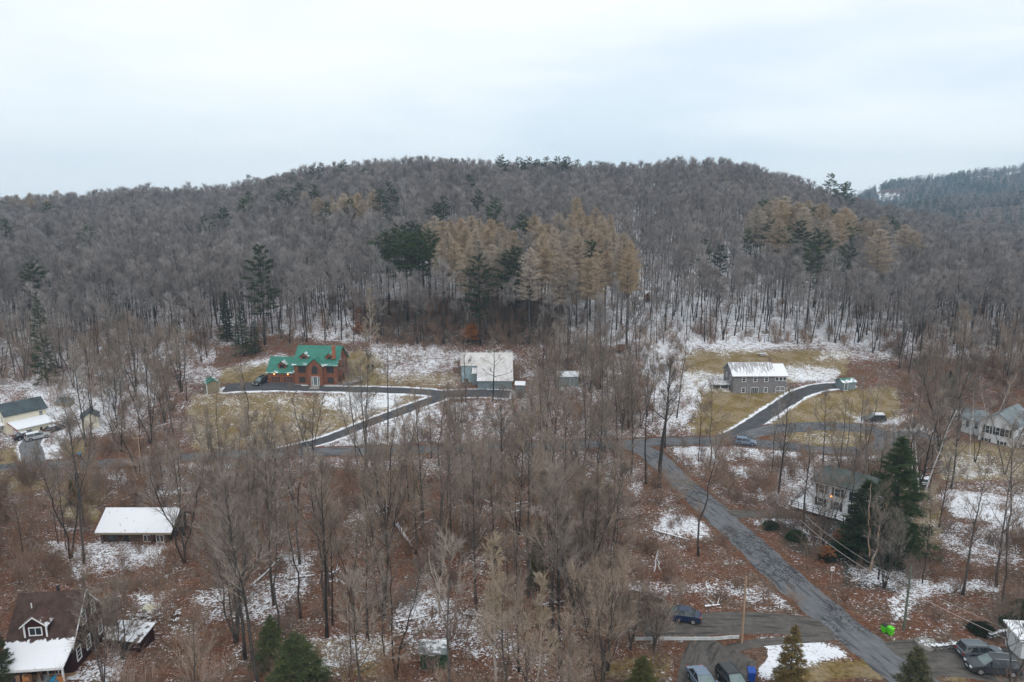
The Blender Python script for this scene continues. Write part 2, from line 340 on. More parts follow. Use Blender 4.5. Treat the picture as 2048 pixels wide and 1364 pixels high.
S(.10, (700,700),(735,705),(760,745),(760,775),(700,775))
S(.30, (790,752),(915,745),(915,772),(800,774))
S(.10, (690,600),(1100,600),(1130,700),(1080,720),(1030,700),(920,700),(860,690),(780,690),(720,660))
S(.24, (380,800),(440,785),(820,785),(850,800),(640,890),(520,905),(370,905))
S(.2, (380,800),(560,796),(640,800),(560,850),(380,880))
S(.72, (640,788),(800,790),(805,812),(700,830),(650,810))
S(.70, (640,895),(860,812),(930,800),(1000,800),(900,850),(830,890))
S(.45, (860,820),(1050,800),(1060,880),(840,890))
S(.42, (1040,690),(1400,690),(1400,880),(1040,880))
S(.72, (1280,690),(1400,690),(1385,850),(1340,850),(1290,800))
S(.35, (1040,690),(1200,690),(1200,760),(1040,740))
S(.08, (1355,712),(1440,700),(1640,702),(1640,735),(1700,742),(1620,755),(1580,745),(1450,735),(1360,745))
S(.75, (1420,690),(1560,690),(1510,704),(1430,704))
S(.70, (1400,745),(1460,750),(1460,785),(1420,790),(1405,775))
S(.70, (1570,728),(1680,742),(1690,762),(1600,768),(1572,755))
S(.05, (1400,785),(1600,785),(1500,845),(1470,868),(1395,868))
S(.08, (1640,790),(1790,775),(1800,830),(1730,845),(1560,850),(1550,838))
S(.78, (1700,838),(1800,838),(1795,852),(1705,852))
S(.78, (1770,862),(1850,858),(1860,872),(1775,874))
S(.20, (1555,862),(1700,862),(1745,880),(1700,894),(1600,888))
S(.72, (1335,893),(1450,890),(1605,905),(1620,918),(1500,914),(1450,912),(1380,932),(1350,920))
S(.22, (1380,935),(1450,914),(1550,930),(1500,1010),(1400,985))
S(.60, (1470,935),(1510,925),(1530,955),(1470,958))
S(.50, (1530,930),(1640,925),(1630,1010),(1540,1015),(1500,985))
S(.58, (1620,905),(1780,905),(1770,928),(1630,925))
S(.75, (1510,1038),(1590,1028),(1610,1040),(1560,1052),(1515,1048))
S(.65, (1580,1040),(1660,1095),(1650,1100),(1570,1052))
S(.60, (1280,965),(1290,1000),(1270,985),(1250,930),(1290,940))
S(.4, (600,905),(1230,900),(1260,960),(1100,940),(900,950),(620,930))
S(.50, (120,935),(470,925),(440,985),(300,1000),(280,960),(130,955))
S(.15, (-320,960),(120,960),(200,1040),(-320,1100))
S(.65, (0,975),(30,968),(34,974),(0,985))
S(.60, (110,1090),(200,1085),(320,1092),(330,1130),(240,1145),(160,1160),(110,1120))
S(.74, (250,1085),(360,1088),(360,1096),(250,1100))
S(.47, (600,1085),(640,1100),(620,1180),(560,1230),(470,1250),(480,1200),(560,1170))
S(.62, (560,1110),(620,1105),(600,1170),(575,1160))
S(.44, (800,1200),(870,1170),(940,1210),(1040,1260),(1050,1310),(950,1310),(880,1275),(820,1310),(790,1260))
S(.66, (840,1190),(900,1190),(890,1235),(830,1230))
S(.50, (620,1275),(780,1270),(780,1320),(700,1340),(630,1364),(600,1320))
S(.45, (380,1180),(480,1150),(470,1240),(400,1250))
S(.50, (480,1170),(560,1160),(540,1240),(470,1260))
S(.72, (1305,1040),(1330,1022),(1390,1030),(1425,1060),(1400,1075),(1310,1062))
S(.40, (1305,1062),(1370,1070),(1400,1085),(1330,1085))
S(.48, (1200,1175),(1300,1165),(1500,1168),(1570,1170),(1600,1215),(1560,1210),(1450,1190),(1210,1200))
S(.70, (1560,1175),(1590,1180),(1605,1215),(1580,1205))
S(.86, (1270,1273),(1470,1272),(1478,1284),(1272,1285))
S(.88, (1478,1300),(1560,1278),(1640,1278),(1695,1300),(1690,1320),(1590,1340),(1540,1352),(1490,1335))
S(.82, (1480,1278),(1540,1274),(1560,1282),(1500,1292))
S(.05, (1560,1335),(1700,1310),(1760,1364),(1560,1364))
S(.78, (1875,990),(2400,990),(2400,1050),(2000,1060),(1900,1030))
S(.50, (1870,1040),(2000,1060),(2048,1130),(1960,1120),(1880,1080))
S(.58, (1690,1140),(1760,1125),(1860,1160),(1990,1150),(2010,1175),(1880,1180),(1830,1225),(1790,1240),(1790,1190),(1700,1165))
S(.30, (1880,900),(2400,900),(2400,985),(1890,985))
S(.50, (1900,925),(2000,930),(1990,950),(1900,948))
S(.20, (1790,960),(1870,960),(1880,1090),(1800,1090))
S(.10, (1880,780),(2048,760),(2400,760),(2400,900),(1900,900))
S(.84, (1905,820),(1930,818),(1932,835),(1905,835))
S(.76, (60,775),(110,782),(230,800),(230,850),(170,870),(110,872),(80,830),(60,800))
S(.35, (110,835),(160,838),(160,855),(110,855))
S(.86, (100,880),(130,870),(120,890),(88,905),(130,925),(105,922),(78,905))
S(.05, (125,880),(280,870),(300,925),(135,922))
S(.05, (0,895),(50,895),(40,925),(0,930))
S(.60, (30,890),(50,900),(52,925),(42,922))
S(.50, (270,1185),(340,1190),(330,1240),(270,1240))
S(.55, (150,1250),(260,1250),(260,1280),(150,1280))
S(.62, (180,1320),(240,1310),(240,1364),(110,1364))
S(.90, (1755,391),(1800,391),(1800,399),(1755,399))
for (x0, y0, x1, y1) in [(890,975,915,1005),(1000,935,1060,955),(1150,960,1230,975),(1040,1010,1110,1030),(720,1010,790,1030),(690,1020,740,1050),(560,905,640,940),(1100,1090,1200,1110),(950,1010,990,1040),(1330,1240,1360,1250)]: rect(SN, x0, y0, x1, y1, .36)
SN = np.where(SN > .8, SN, SN*.93); SN = blur(SN, 2)
GR = newmap(0)   # olive or tan grass
G = lambda v, *p: fill(GR, p, v)
G(.55, (380,785),(850,785),(850,805),(640,895),(370,905)); G(.8, (440,735),(600,715),(600,768),(430,768)); G(.9, (700,700),(765,705),(770,775),(700,775)); G(.5, (770,740),(915,740),(915,780),(770,780))
G(1, (1355,700),(1700,700),(1700,750),(1360,790)); G(1, (1390,785),(1610,780),(1500,850),(1470,870),(1390,868)); G(.7, (1540,790),(1800,770),(1800,850),(1540,850))
G(1, (1555,860),(1700,860),(1745,880),(1700,896),(1600,890)); G(.9, (1880,885),(2400,885),(2400,960),(1880,955)); G(.8, (0,890),(55,890),(45,930),(0,935)); G(1, (-320,960),(60,945),(110,975),(0,1000),(-320,1010)); G(.9, (120,970),(210,950),(200,1040),(130,1040))
G(.8, (130,885),(180,880),(180,920),(135,920)); G(.6, (1560,1325),(1740,1310),(1790,1364),(1540,1364)); G(1, (1930,1345),(2100,1340),(2400,1364),(1880,1364)); G(.3, (1400,1130),(1540,1130),(1580,1180),(1400,1170)); G(.5, (1200,1320),(1340,1300),(1340,1364),(1180,1364)); G(.5,(540,1280),(780,1270),(780,1364),(560,1364))
G(.6,(1790,960),(1875,960),(1885,1090),(1790,1090))
GR = blur(GR, 3)
DK = newmap(0)   # darker, less red ground colour under conifers and on the banks
fill(DK, [(1500,1010),(1680,1040),(1800,1150),(1640,1130),(1560,1080)], .6); fill(DK, [(1660,1020),(1830,1020),(1830,1190),(1680,1180)], .8); fill(DK, [(720,600),(1120,590),(1130,695),(880,700),(740,680)], .55); fill(DK, [(880,1000),(900,1000),(900,1001)], 0)
DK = blur(DK, 4)
def pdist(x, y, path):
    d = np.full(np.shape(x), 1e9)
    for q in path[::2]: d = np.minimum(d, (x-q[0])**2+(y-q[1])**2)
    return np.sqrt(d)

# ground sheet: a fan that stays fine where the camera looks and coarse beyond
us = np.concatenate([np.linspace(-3, -.86, 40, endpoint=False), np.linspace(-.86, .86, 880), np.linspace(.86, 3, 41)[1:]])
ys = np.concatenate([np.linspace(-350, 44, 34, endpoint=False), np.arange(44, 230, .5), np.geomspace(230, 2100, 220)])
UU, YY = np.meshgrid(us, ys); XX = np.clip(UU*np.maximum(YY+12, 60), -2600, 2600)
ZZ = H(XX, YY); PX, PY = proj(XX, np.maximum(YY, 42), ZZ)
ok = (YY > 43)
wx_ = (vnoise(XX/4.1, YY/4.1)-.5)*26+(vnoise(XX/1.3+7, YY/1.3)-.5)*12; wy_ = ((vnoise(XX/4.3+31, YY/4.3)-.5)*16+(vnoise(XX/1.4+17, YY/1.4)-.5)*7)*np.clip((PY-600)/300, .25, 1.3)
snw = np.where(ok, look(SN, PX+wx_, PY+wy_), .12); grs = np.where(ok, look(GR, PX+wx_, PY+wy_), 0); drk = np.where(ok, look(DK, PX+wx_, PY+wy_), 0)
snw = np.where(YY > 470, np.where((PY > 388) & (PY < 401) & (PX > 1748) & (PX < 1806), .95, .12), snw)
near = (YY > 44) & (YY < 215)
for nm, bank, w_in in [('brick_house_driveway', .92, 1.1), ('grey_house_driveway', .92, 1.0), ('barn_drive', .7, .8), ('cream_house_drive', .8, .7), ('main_road', .02, 1.1), ('hill_road', .0, 1.3), ('gravel_lane', .1, .6), ('dirt_parking', 0, .2), ('white_house_drive', .1, .4)]:
    path, w = ROADS[nm]; bx = (XX > path[:,0].min()-6) & (XX < path[:,0].max()+6) & (YY > path[:,1].min()-6) & (YY < path[:,1].max()+6) & near
    d = np.full(XX.shape, 99.); d[bx] = pdist(XX[bx], YY[bx], path); k = np.clip(1-(d-w/2)/w_in, 0, 1); k = np.where(d < w/2, 1, k); k = np.clip(k*1.6, 0, 1)
    snw = snw*(1-k)+bank*k
nr, nc = UU.shape
me = bpy.data.meshes.new('ground'); nv = nr*nc
me.vertices.add(nv); me.vertices.foreach_set('co', np.stack([XX, YY, ZZ], -1).astype(np.float32).ravel())
i0 = (np.arange(nr-1)[:, None]*nc+np.arange(nc-1)[None, :]).ravel(); quads = np.stack([i0, i0+1, i0+nc+1, i0+nc], -1)
me.loops.add(quads.size); me.loops.foreach_set('vertex_index', quads.ravel().astype(np.int32))
me.polygons.add(len(quads)); me.polygons.foreach_set('loop_start', (np.arange(len(quads))*4).astype(np.int32)); me.polygons.foreach_set('use_smooth', np.ones(len(quads), bool))
me.update()
ca = me.color_attributes.new('cover', 'FLOAT_COLOR', 'POINT'); ca.data.foreach_set('color', np.stack([snw, grs, drk, np.ones_like(snw)], -1).astype(np.float32).ravel())
ground = bpy.data.objects.new('ground', me); C.objects.link(ground); ground['kind'] = 'structure'
def nodes(m): return m.node_tree.nodes, m.node_tree.links
gm = bpy.data.materials.new('ground'); gm.use_nodes = True; N, L = nodes(gm); b = N['Principled BSDF']; b.inputs['Roughness'].default_value = .95; b.inputs['Specular IOR Level'].default_value = .1
tc = N.new('ShaderNodeTexCoord'); at_ = N.new('ShaderNodeAttribute'); at_.attribute_name = 'cover'; sx = N.new('ShaderNodeSeparateColor'); L.new(at_.outputs['Color'], sx.inputs[0])
def noise(sc, det=4, ro=.6):
    n = N.new('ShaderNodeTexNoise'); n.inputs['Scale'].default_value = sc; n.inputs['Detail'].default_value = det; n.inputs['Roughness'].default_value = ro; L.new(tc.outputs['Object'], n.inputs['Vector']); return n.outputs['Fac']
def ramp(f, *els):
    c = N.new('ShaderNodeValToRGB'); c.color_ramp.elements[0].position = els[0][0]; c.color_ramp.elements[0].color = (*els[0][1], 1); c.color_ramp.elements[1].position = els[-1][0]; c.color_ramp.elements[1].color = (*els[-1][1], 1)
    for p, q in els[1:-1]: c.color_ramp.elements.new(p).color = (*q, 1)
    L.new(f, c.inputs['Fac']); return c.outputs['Color']
def mixc(f, a, c):
    m = N.new('ShaderNodeMix'); m.data_type = 'RGBA'; L.new(f, m.inputs['Factor']); L.new(a, m.inputs['A']); L.new(c, m.inputs['B']); return m.outputs['Result']
def math_(op, a, b_=None, v=None):
    m = N.new('ShaderNodeMath'); m.operation = op; L.new(a, m.inputs[0])
    if b_ is not None: L.new(b_, m.inputs[1])
    if v is not None: m.inputs[1].default_value = v
    return m.outputs[0]
def mrange(f, a, b_, c=0, d=1, smooth_=True):
    m = N.new('ShaderNodeMapRange'); m.interpolation_type = 'SMOOTHSTEP' if smooth_ else 'LINEAR'
    for k, v in zip(('From Min', 'From Max', 'To Min', 'To Max'), (a, b_, c, d)): m.inputs[k].default_value = v
    L.new(f, m.inputs['Value']); return m.outputs[0]
fine = noise(2.2, 6, .75); mid = noise(.28, 4); big = noise(.06, 3)
lit = ramp(fine, (.3, (.055,.028,.018)), (.48, (.125,.056,.034)), (.68, (.27,.14,.085)))
lit2 = ramp(fine, (.3, (.055,.036,.026)), (.52, (.13,.083,.058)), (.72, (.27,.19,.135)))
lit = mixc(mrange(mid, .4, .62), lit, lit2)
gra = ramp(fine, (.3, (.085,.062,.022)), (.5, (.19,.135,.05)), (.7, (.31,.225,.11)))
gra2 = ramp(fine, (.3, (.17,.125,.07)), (.7, (.36,.28,.17)))
gra = mixc(mrange(mid, .42, .6), gra, gra2)
dk = ramp(fine, (.3, (.02,.018,.014)), (.7, (.085,.07,.055)))
col = mixc(mrange(math_('ADD', sx.outputs[1], math_('MULTIPLY', math_('SUBTRACT', fine, v=.5), v=.8)), .3, .6), lit, gra)
col = mixc(mrange(math_('ADD', sx.outputs[2], math_('MULTIPLY', math_('SUBTRACT', fine, v=.5), v=.8)), .3, .7), col, dk)
sn = math_('ADD', math_('ADD', math_('MULTIPLY', math_('SUBTRACT', noise(.8, 6, .85), v=.5), v=1.7), math_('MULTIPLY', math_('SUBTRACT', noise(3.2, 4, .8), v=.5), v=2.4)), math_('MULTIPLY', math_('SUBTRACT', noise(.16, 3), v=.5), v=.8))
thr = math_('SUBTRACT', math_('ADD', sx.outputs[0], v=-.5), sn)
msk = mrange(thr, -.02, .07)
msk = math_('MULTIPLY', msk, mrange(sx.outputs[0], .04, .1))
scol = ramp(mid, (.3, (.74,.76,.80)), (.7, (.86,.87,.90)))
L.new(mixc(msk, col, scol), b.inputs['Base Color'])
bp = N.new('ShaderNodeBump'); bp.inputs['Strength'].default_value = .7; bp.inputs['Distance'].default_value = .12; L.new(fine, bp.inputs['Height']); L.new(bp.outputs[0], b.inputs['Normal'])
me.materials.append(gm)

def roadmat(name, c1, c2, crack, stain):
    global N, L, tc
    m = bpy.data.materials.new(name); m.use_nodes = True; N, L = nodes(m); b = N['Principled BSDF']; b.inputs['Roughness'].default_value = .85; b.inputs['Specular IOR Level'].default_value = .25
    tc = N.new('ShaderNodeTexCoord'); uv = tc.outputs['UV']
    base = ramp(noise(.9, 6, .7), (.3, c1), (.7, c2))
    # long wear streaks along the carriageway, from the ribbon's own coordinates
    mp = N.new('ShaderNodeMapping'); mp.inputs['Scale'].default_value = (.8, .10, 1); L.new(uv, mp.inputs['Vector'])
    n = N.new('ShaderNodeTexNoise'); n.inputs['Scale'].default_value = 2.2; n.inputs['Detail'].default_value = 5; L.new(mp.outputs[0], n.inputs['Vector'])
    dark = N.new('ShaderNodeRGB'); dark.outputs[0].default_value = (*stain, 1)
    base = mixc(mrange(n.outputs['Fac'], .5, .68), base, dark.outputs[0])
    if crack:
        vo = N.new('ShaderNodeTexVoronoi'); vo.feature = 'DISTANCE_TO_EDGE'; vo.inputs['Scale'].default_value = .42
        ad = N.new('ShaderNodeMix'); ad.data_type = 'VECTOR'; ad.inputs['Factor'].default_value = .3
        nn = N.new('ShaderNodeTexNoise'); nn.inputs['Scale'].default_value = .9; nn.inputs['Detail'].default_value = 5; L.new(tc.outputs['Object'], nn.inputs['Vector'])
        mm = N.new('ShaderNodeVectorMath'); mm.operation = 'SCALE'; mm.inputs['Scale'].default_value = 9; L.new(nn.outputs['Color'], mm.inputs[0])
        aa = N.new('ShaderNodeVectorMath'); aa.operation = 'ADD'; L.new(tc.outputs['Object'], aa.inputs[0]); L.new(mm.outputs[0], aa.inputs[1]); L.new(aa.outputs[0], vo.inputs['Vector'])
        k = mrange(vo.outputs['Distance'], .10, .03); k = math_('MULTIPLY', k, mrange(noise(.11, 2), .46, .54))
        ck = N.new('ShaderNodeRGB'); ck.outputs[0].default_value = (.03,.03,.032,1); base = mixc(k, base, ck.outputs[0])
    L.new(base, b.inputs['Base Color']); return m
ASPH = roadmat('asphalt', (.115,.118,.124), (.185,.188,.195), True, (.06,.062,.066))
ASPH2 = roadmat('asphalt_dark', (.055,.055,.058), (.10,.10,.104), False, (.045,.045,.048))
ASPH3 = roadmat('asphalt_worn', (.13,.13,.135), (.20,.20,.205), False, (.09,.088,.088))
GRAV = roadmat('gravel', (.07,.062,.055), (.15,.135,.12), False, (.045,.04,.037))
def ribbon(name, path, w, m, lift=.05, jit=.25):
    n = len(path); t = np.gradient(path, axis=0); t /= np.linalg.norm(t, axis=1)[:, None]+1e-9; nrm = np.stack([-t[:,1], t[:,0]], -1)
    K = 9; v = []; uvs = []
    s_ = np.concatenate([[0], np.cumsum(np.linalg.norm(np.diff(path, axis=0), axis=1))])
    jl = (vnoise(s_/1.7+hash(name)%7*0+3, s_*0)-.5)*2*jit; jr = (vnoise(s_/1.7+40, s_*0)-.5)*2*jit
    for i in range(n):
        for k in range(K):
            a = k/(K-1)*2-1; o_ = a*w/2+(jl[i] if a < -.9 else jr[i] if a > .9 else 0)
            x, y = path[i]+nrm[i]*o_; v.append((x, y, h(x, y)+lift+(.03*(1-abs(a)))-(.07 if abs(a) > .99 else 0))); uvs.append((a*w/2, s_[i]))
    f = [(i*K+k, (i+1)*K+k, (i+1)*K+k+1, i*K+k+1) for i in range(n-1) for k in range(K-1)]
    me = bpy.data.meshes.new(name); me.from_pydata(v, [], f); me.materials.append(m); ul = me.uv_layers.new(name='UVMap')
    for lp in me.loops: ul.data[lp.index].uv = uvs[lp.vertex_index]
    o = bpy.data.objects.new(name, me); C.objects.link(o); o['kind'] = 'structure'; return o
for i, (nm, m, l) in enumerate([('main_road', ASPH, .06), ('hill_road', ASPH, .072), ('brick_house_driveway', ASPH2, .05), ('grey_house_driveway', ASPH2, .05), ('barn_drive', ASPH2, .042), ('gravel_lane', GRAV, .05), ('dirt_parking', GRAV, .04), ('dirt_track', GRAV, .036), ('cream_house_drive', ASPH3, .045), ('white_house_drive', GRAV, .05), ('paved_parking', GRAV, .044), ('right_house_drive', ASPH3, .045)]):
    ribbon(nm, ROADS[nm][0], ROADS[nm][1], m, l)
# widened apron before the brick house garage
pa = px_path([(450,776),(520,772),(600,774)]); ribbon('garage_apron', pa, 6.5, ASPH2, .046)
# ---------------------------------------------------------------- building helpers
M = MATS
def wall_pts(face, plane, u0, u1, z0, z1, d0, d1):
    """a box lying on a wall: face F looks to -y, B +y, L -x, R +x; d is the distance out of the wall"""
    if face == 'F': return (u0, u1, plane-d1, plane-d0, z0, z1)
    if face == 'B': return (u0, u1, plane+d0, plane+d1, z0, z1)
    if face == 'L': return (plane-d1, plane-d0, u0, u1, z0, z1)
    return (plane+d0, plane+d1, u0, u1, z0, z1)
def window(par, face, plane, u, z, w, hh, fm='white_trim', gm_='glass', nx=1, nz=1, fw=.09, name='window', shut=None):
    m = MB()
    def bar(a, b_, c, d, o=.07): m.box(*wall_pts(face, plane, a, b_, c, d, 0, o))
    bar(u-w/2-fw, u+w/2+fw, z+hh, z+hh+fw); bar(u-w/2-fw, u+w/2+fw, z-fw, z, .10)
    bar(u-w/2-fw, u-w/2, z, z+hh); bar(u+w/2, u+w/2+fw, z, z+hh)
    for i in range(1, nx): bar(u-w/2+w*i/nx-.03, u-w/2+w*i/nx+.03, z, z+hh, .055)
    for i in range(1, nz): m.box(*wall_pts(face, plane, u-w/2, u+w/2, z+hh*i/nz-.03, z+hh*i/nz+.03, 0, .05))
    o = m.build(name, M[fm], par)
    MB().box(*wall_pts(face, plane, u-w/2, u+w/2, z, z+hh, .004, .03)).build('pane', M[gm_], o)
    if shut:
        for s in (-1, 1):
            a = u+s*(w/2+fw+.04); c = a+s*.38
            MB().box(*wall_pts(face, plane, min(a, c), max(a, c), z-.05, z+hh+.05, 0, .05)).build('shutter', M[shut], o)
    return o
def dormer(par, x, yf, z0, w, hw, rise, depth, wallm, roofm, trimm, win=(.8,.8), fm='dark_trim', nx=2, roof_oh=.25, up=.35):
    d = MB().gable(x-w/2, x+w/2, yf, yf+depth, z0, z0+hw, z0+hw+rise, 'y').build('dormer', M[wallm], par)
    MB().roof(x-w/2, x+w/2, yf, yf+depth, z0+hw, z0+hw+rise, 'y', roof_oh, .12, .02).build('dormer_roof', M[roofm], d)
    m = MB(); u, z, ww, hh = x, z0+up, win[0], win[1]; m.mi = 0; fw = .1
    for a in ((u-ww/2-fw, u+ww/2+fw, z+hh, z+hh+fw), (u-ww/2-fw, u+ww/2+fw, z-fw, z), (u-ww/2-fw, u-ww/2, z, z+hh), (u+ww/2, u+ww/2+fw, z, z+hh)): m.box(a[0], a[1], yf-.07, yf, a[2], a[3])
    for i in range(1, nx): m.box(u-ww/2+ww*i/nx-.03, u-ww/2+ww*i/nx+.03, yf-.06, yf, z, z+hh)
    m.mi = 1; m.box(u-ww/2, u+ww/2, yf-.035, yf-.004, z, z+hh); m.build('window', [M[fm], M['glass']], d)
    t = MB(); s = rise/(w/2)
    for sg in (-1, 1):
        p = [(x+sg*(w/2+roof_oh), z0+hw-roof_oh*s-.02), (x, z0+hw+rise-.02), (x, z0+hw+rise+.14), (x+sg*(w/2+roof_oh), z0+hw-roof_oh*s+.14)]
        t.extrude(p, yf-roof_oh-.05, yf-roof_oh-.003, 'y')
    t.build('fascia', M[trimm], d)
    return d
def flat(px, py): p = at(px, py); return p

# ---- brick house with green roof
p = at(640, 771); bh = empty('brick_house', (p[0]-1.1, p[1], p[2]-.2), R(-4), 'red brick house with green metal roof, three dormers and a garage wing, lamps lit', 'house')
BW = dict(x0=-5.4, x1=5.6, y0=0, y1=9.5)
MB().gable(-5.4, 5.6, 0, 9.5, .5, 5.7, 9.5).build('wall', M['brick'], bh)
MB().box(-5.5, 5.7, -.1, 9.6, -1.5, .5).build('foundation', M['stone_base'], bh)
r = MB().roof(-5.4, 5.6, 0, 9.5, 5.7, 9.5, 'x', .45, .16).build('roof', M['green_metal'], bh)
MB().box(4.35, 5.1, .9, 1.65, 7.0, 10.2).box(4.28, 5.17, .83, 1.72, 10.05, 10.3).build('chimney', M['brick_trim'], r)
g = MB().gable(-1.6, 2.3, -1.1, .4, .4, 5.6, 7.4, 'y').build('entrance_gable', M['brick'], bh)
MB().roof(-1.6, 2.3, -1.1, 4.2, 5.6, 7.4, 'y', .35, .14).build('gable_roof', M['green_metal'], g)
m = MB(); m.extrude([(-.35,3.5),(1.05,3.5),(1.05,4.9),(.82,5.4),(.35,5.75),(-.12,5.4),(-.35,4.9)], -1.16, -1.104, 'y').build('arched_window', M['glass'], g)
m = MB()
for u in (-.35, .1, .6, 1.05): m.box(u-.04, u+.04, -1.2, -1.165, 3.5, 5.0)
m.box(-.4, 1.1, -1.2, -1.165, 4.15, 4.22).box(-.4, 1.1, -1.2, -1.165, 4.9, 4.97).build('window_bars', M['dark_trim'], g)
MB().box(-1.2, 1.9, -1.3, -1.1, 2.9, 3.1).build('lintel', M['brick_trim'], g)
window(bh, 'F', -1.1, .4, .6, 1.0, 2.1, 'white_trim', 'glass_pale', 1, 1, .12, 'front_door')
for u in (-.45, 1.25): window(bh, 'F', -1.1, u, .6, .35, 2.1, 'white_trim', 'glass_pale', 1, 1, .07, 'side_light')
for u in (-3.4, 4.0):
    window(bh, 'F', 0, u, 3.6, 1.7, 1.5, 'dark_trim', 'glass', 3, 2)
    window(bh, 'F', 0, u, .95, 1.4, 1.35, 'dark_trim', 'glass', 2, 2)
window(bh, 'R', 5.6, 2.5, 3.6, .9, 1.4, 'dark_trim'); window(bh, 'R', 5.6, 5.5, 3.6, .9, 1.4, 'dark_trim'); window(bh, 'R', 5.6, 5.5, .9, .9, 1.4, 'dark_trim'); window(bh, 'R', 5.6, 3.6, 6.3, .8, 1.3, 'white_trim'); window(bh, 'R', 5.6, 2.4, .9, .9, 1.4, 'dark_trim')
for u in (-3.1, 3.5): dormer(bh, u, 1.2, 6.35, 1.9, 1.2, .75, 2.8, 'brick_trim', 'green_metal_dormer', 'dark_trim', (.85, .75))
m = MB()
for k in range(4): m.box(-.6-.18*k, 1.4+.18*k, -1.6-.35*k-.35, -1.1-.0, -.6, .38-.17*k)
m.build('front_steps', M['stone_base'], bh)
# garage wing
MB().gable(-13.0, -5.42, 1.2, 8.2, -.9, 3.2, 6.4).build('garage_wall', M['brick'], bh)
MB().roof(-13.0, -5.45, 1.2, 8.2, 3.2, 6.4, 'x', .35, .16).build('garage_roof', M['green_metal_low'], bh)
for u in (-10.9, -7.6): window(bh, 'F', 1.2, u, -.2, 2.5, 2.25, 'brick_trim', 'garage_door', 3, 3, .1, 'garage_door')
dormer(bh, -9.3, 1.9, 3.9, 2.0, 1.15, .75, 3.2, 'brick_trim', 'green_metal_dormer', 'dark_trim', (1.2, .75))
for u in (-11.2, -7.6): MB().cyl((u, 1.1, 2.72), .13, .26, 'z', 10).cyl((u, 1.1, 2.9), .16, .08, 'z', 10, .04).build('wall_lamp', M['lamp_glow'], bh)
# terraced stone beds beside the house
for k in range(3):
    rr = 2.2+k*1.0; pts = [(math.cos(t)*rr*1.2+6.2, math.sin(t)*rr*.8+1.5+k*.9, .2+.42*k) for t in np.linspace(-1.3, 1.4, 12)]
    MB().tube(pts, [.24]*12, 6).build('terrace_stones', M['rock'], bh)

# ---- tan shed with green roof
p = at(424, 781); s_ = empty('garden_shed', p, R(34), 'small tan shed with green roof and white doors beside the dark driveway', 'shed')
MB().gable(-1.5, 1.5, -1.9, 1.9, -.8, 2.2, 3.0, 'y').build('wall', M['tan_siding'], s_); MB().roof(-1.5, 1.5, -1.9, 1.9, 2.2, 3.0, 'y', .2, .1).build('roof', M['green_shed_roof'], s_)
for x, y in ((-1.5,-1.9),(1.5,-1.9),(1.5,1.9)): MB().box(x-.08, x+.08, y-.06, y+.06, -.5, 2.15).build('corner_board', M['white_trim'], s_)
1; window(s_, 'R', 1.5, .3, .1, 1.3, 1.9, 'white_trim', 'tan_siding', 2, 1, .09, 'double_door'); window(s_, 'R', 1.5, -1.2, 1.0, .5, .8)

# ---- blue barn
p = at(975, 778); bb = empty('blue_barn', (p[0]-.3, p[1]+1.5, p[2]-1.0), R(1), 'pale blue barn with a broad whitish roof stepping lower on one side', 'barn')
MB().gable(-6.5, 6.5, 3.2, 11.2, -1.5, 6.0, 8.3).build('wall', M['blue_siding'], bb)
rf = MB().roof(-6.5, 6.5, 3.2, 11.2, 6.0, 8.3, 'x', .3, .14).build('roof', M['pale_roof'], bb)
MB().box(-4.7, -4.1, 4.4, 5.6, 6.9, 7.15).build('skylight', M['glass_pale'], rf)
MB().extrude([(-1.6,-1.2),(3.15,-1.2),(3.15,5.9),(-1.6,3.2)], -2.2, 6.5, 'x').build('lean_to_wall', M['blue_siding_dark'], bb)
sl_ = (5.9-3.2)/4.75
MB().extrude([(-1.95,3.03),(3.05,5.93),(3.05,6.08),(-1.95,3.18)], -2.4, 6.8, 'x').build('lean_to_roof', M['pale_roof'], bb)
MB().extrude([(1.4,-1.2),(3.18,-1.2),(3.18,5.2),(1.4,4.2)], -3.6, -2.22, 'x').build('side_bay', M['blue_siding_dark'], bb)
MB().extrude([(1.2,4.2),(3.1,5.25),(3.1,5.38),(1.2,4.34)], -3.8, -2.42, 'x').build('bay_roof', M['pale_roof'], bb)
window(bb, 'F', 3.2, -5.3, .4, .9, 2.0, 'dark_trim', 'dark_void', 1, 1, .06, 'door'); window(bb, 'F', -1.6, 2.5, -.3, 2.8, 2.3, 'dark_trim', 'blue_siding_dark', 2, 1, .07, 'barn_door'); window(bb, 'F', 3.2, -3.6, 4.2, .7, .9, 'dark_trim', 'glass')

p = at(1040, 793); t = empty('blue_shed', p, R(-3), 'narrow blue grey shed with snow on its roof beside the pale blue barn', 'shed')
MB().box(-1.1, 1.1, -.9, .9, -.8, 2.9).build('wall', M['blue_siding_dark'], t); MB().extrude([(-1.2,2.95),(1.2,3.4),(1.2,3.55),(-1.2,3.1)], -1.3, 1.3, 'x').build('roof', M['snow_roof'], t); window(t, 'F', -.9, 0, 0, .8, 1.9, 'dark_trim', 'blue_siding_dark', 1, 1, .05, 'door')
p = at(1135, 768); t = empty('grey_shed', p, R(2), 'low grey shed with snowy roof half hidden in the thin woods beyond the barn', 'shed')
MB().gable(-2.6, 2.6, -1.8, 1.8, -1, 2.4, 3.3).build('wall', M['blue_siding_dark'], t); MB().roof(-2.6, 2.6, -1.8, 1.8, 2.4, 3.3, 'x', .25, .12).build('roof', M['steel_roof'], t); window(t, 'F', -1.8, 1.0, 0, .9, 1.9, 'white_trim', 'blue_siding_dark', 1, 1, .06, 'door')
p = at(1327, 740); t = empty('privy_shed', p, R(-6), 'little grey shed with white trim standing on snow behind the grey house', 'shed')
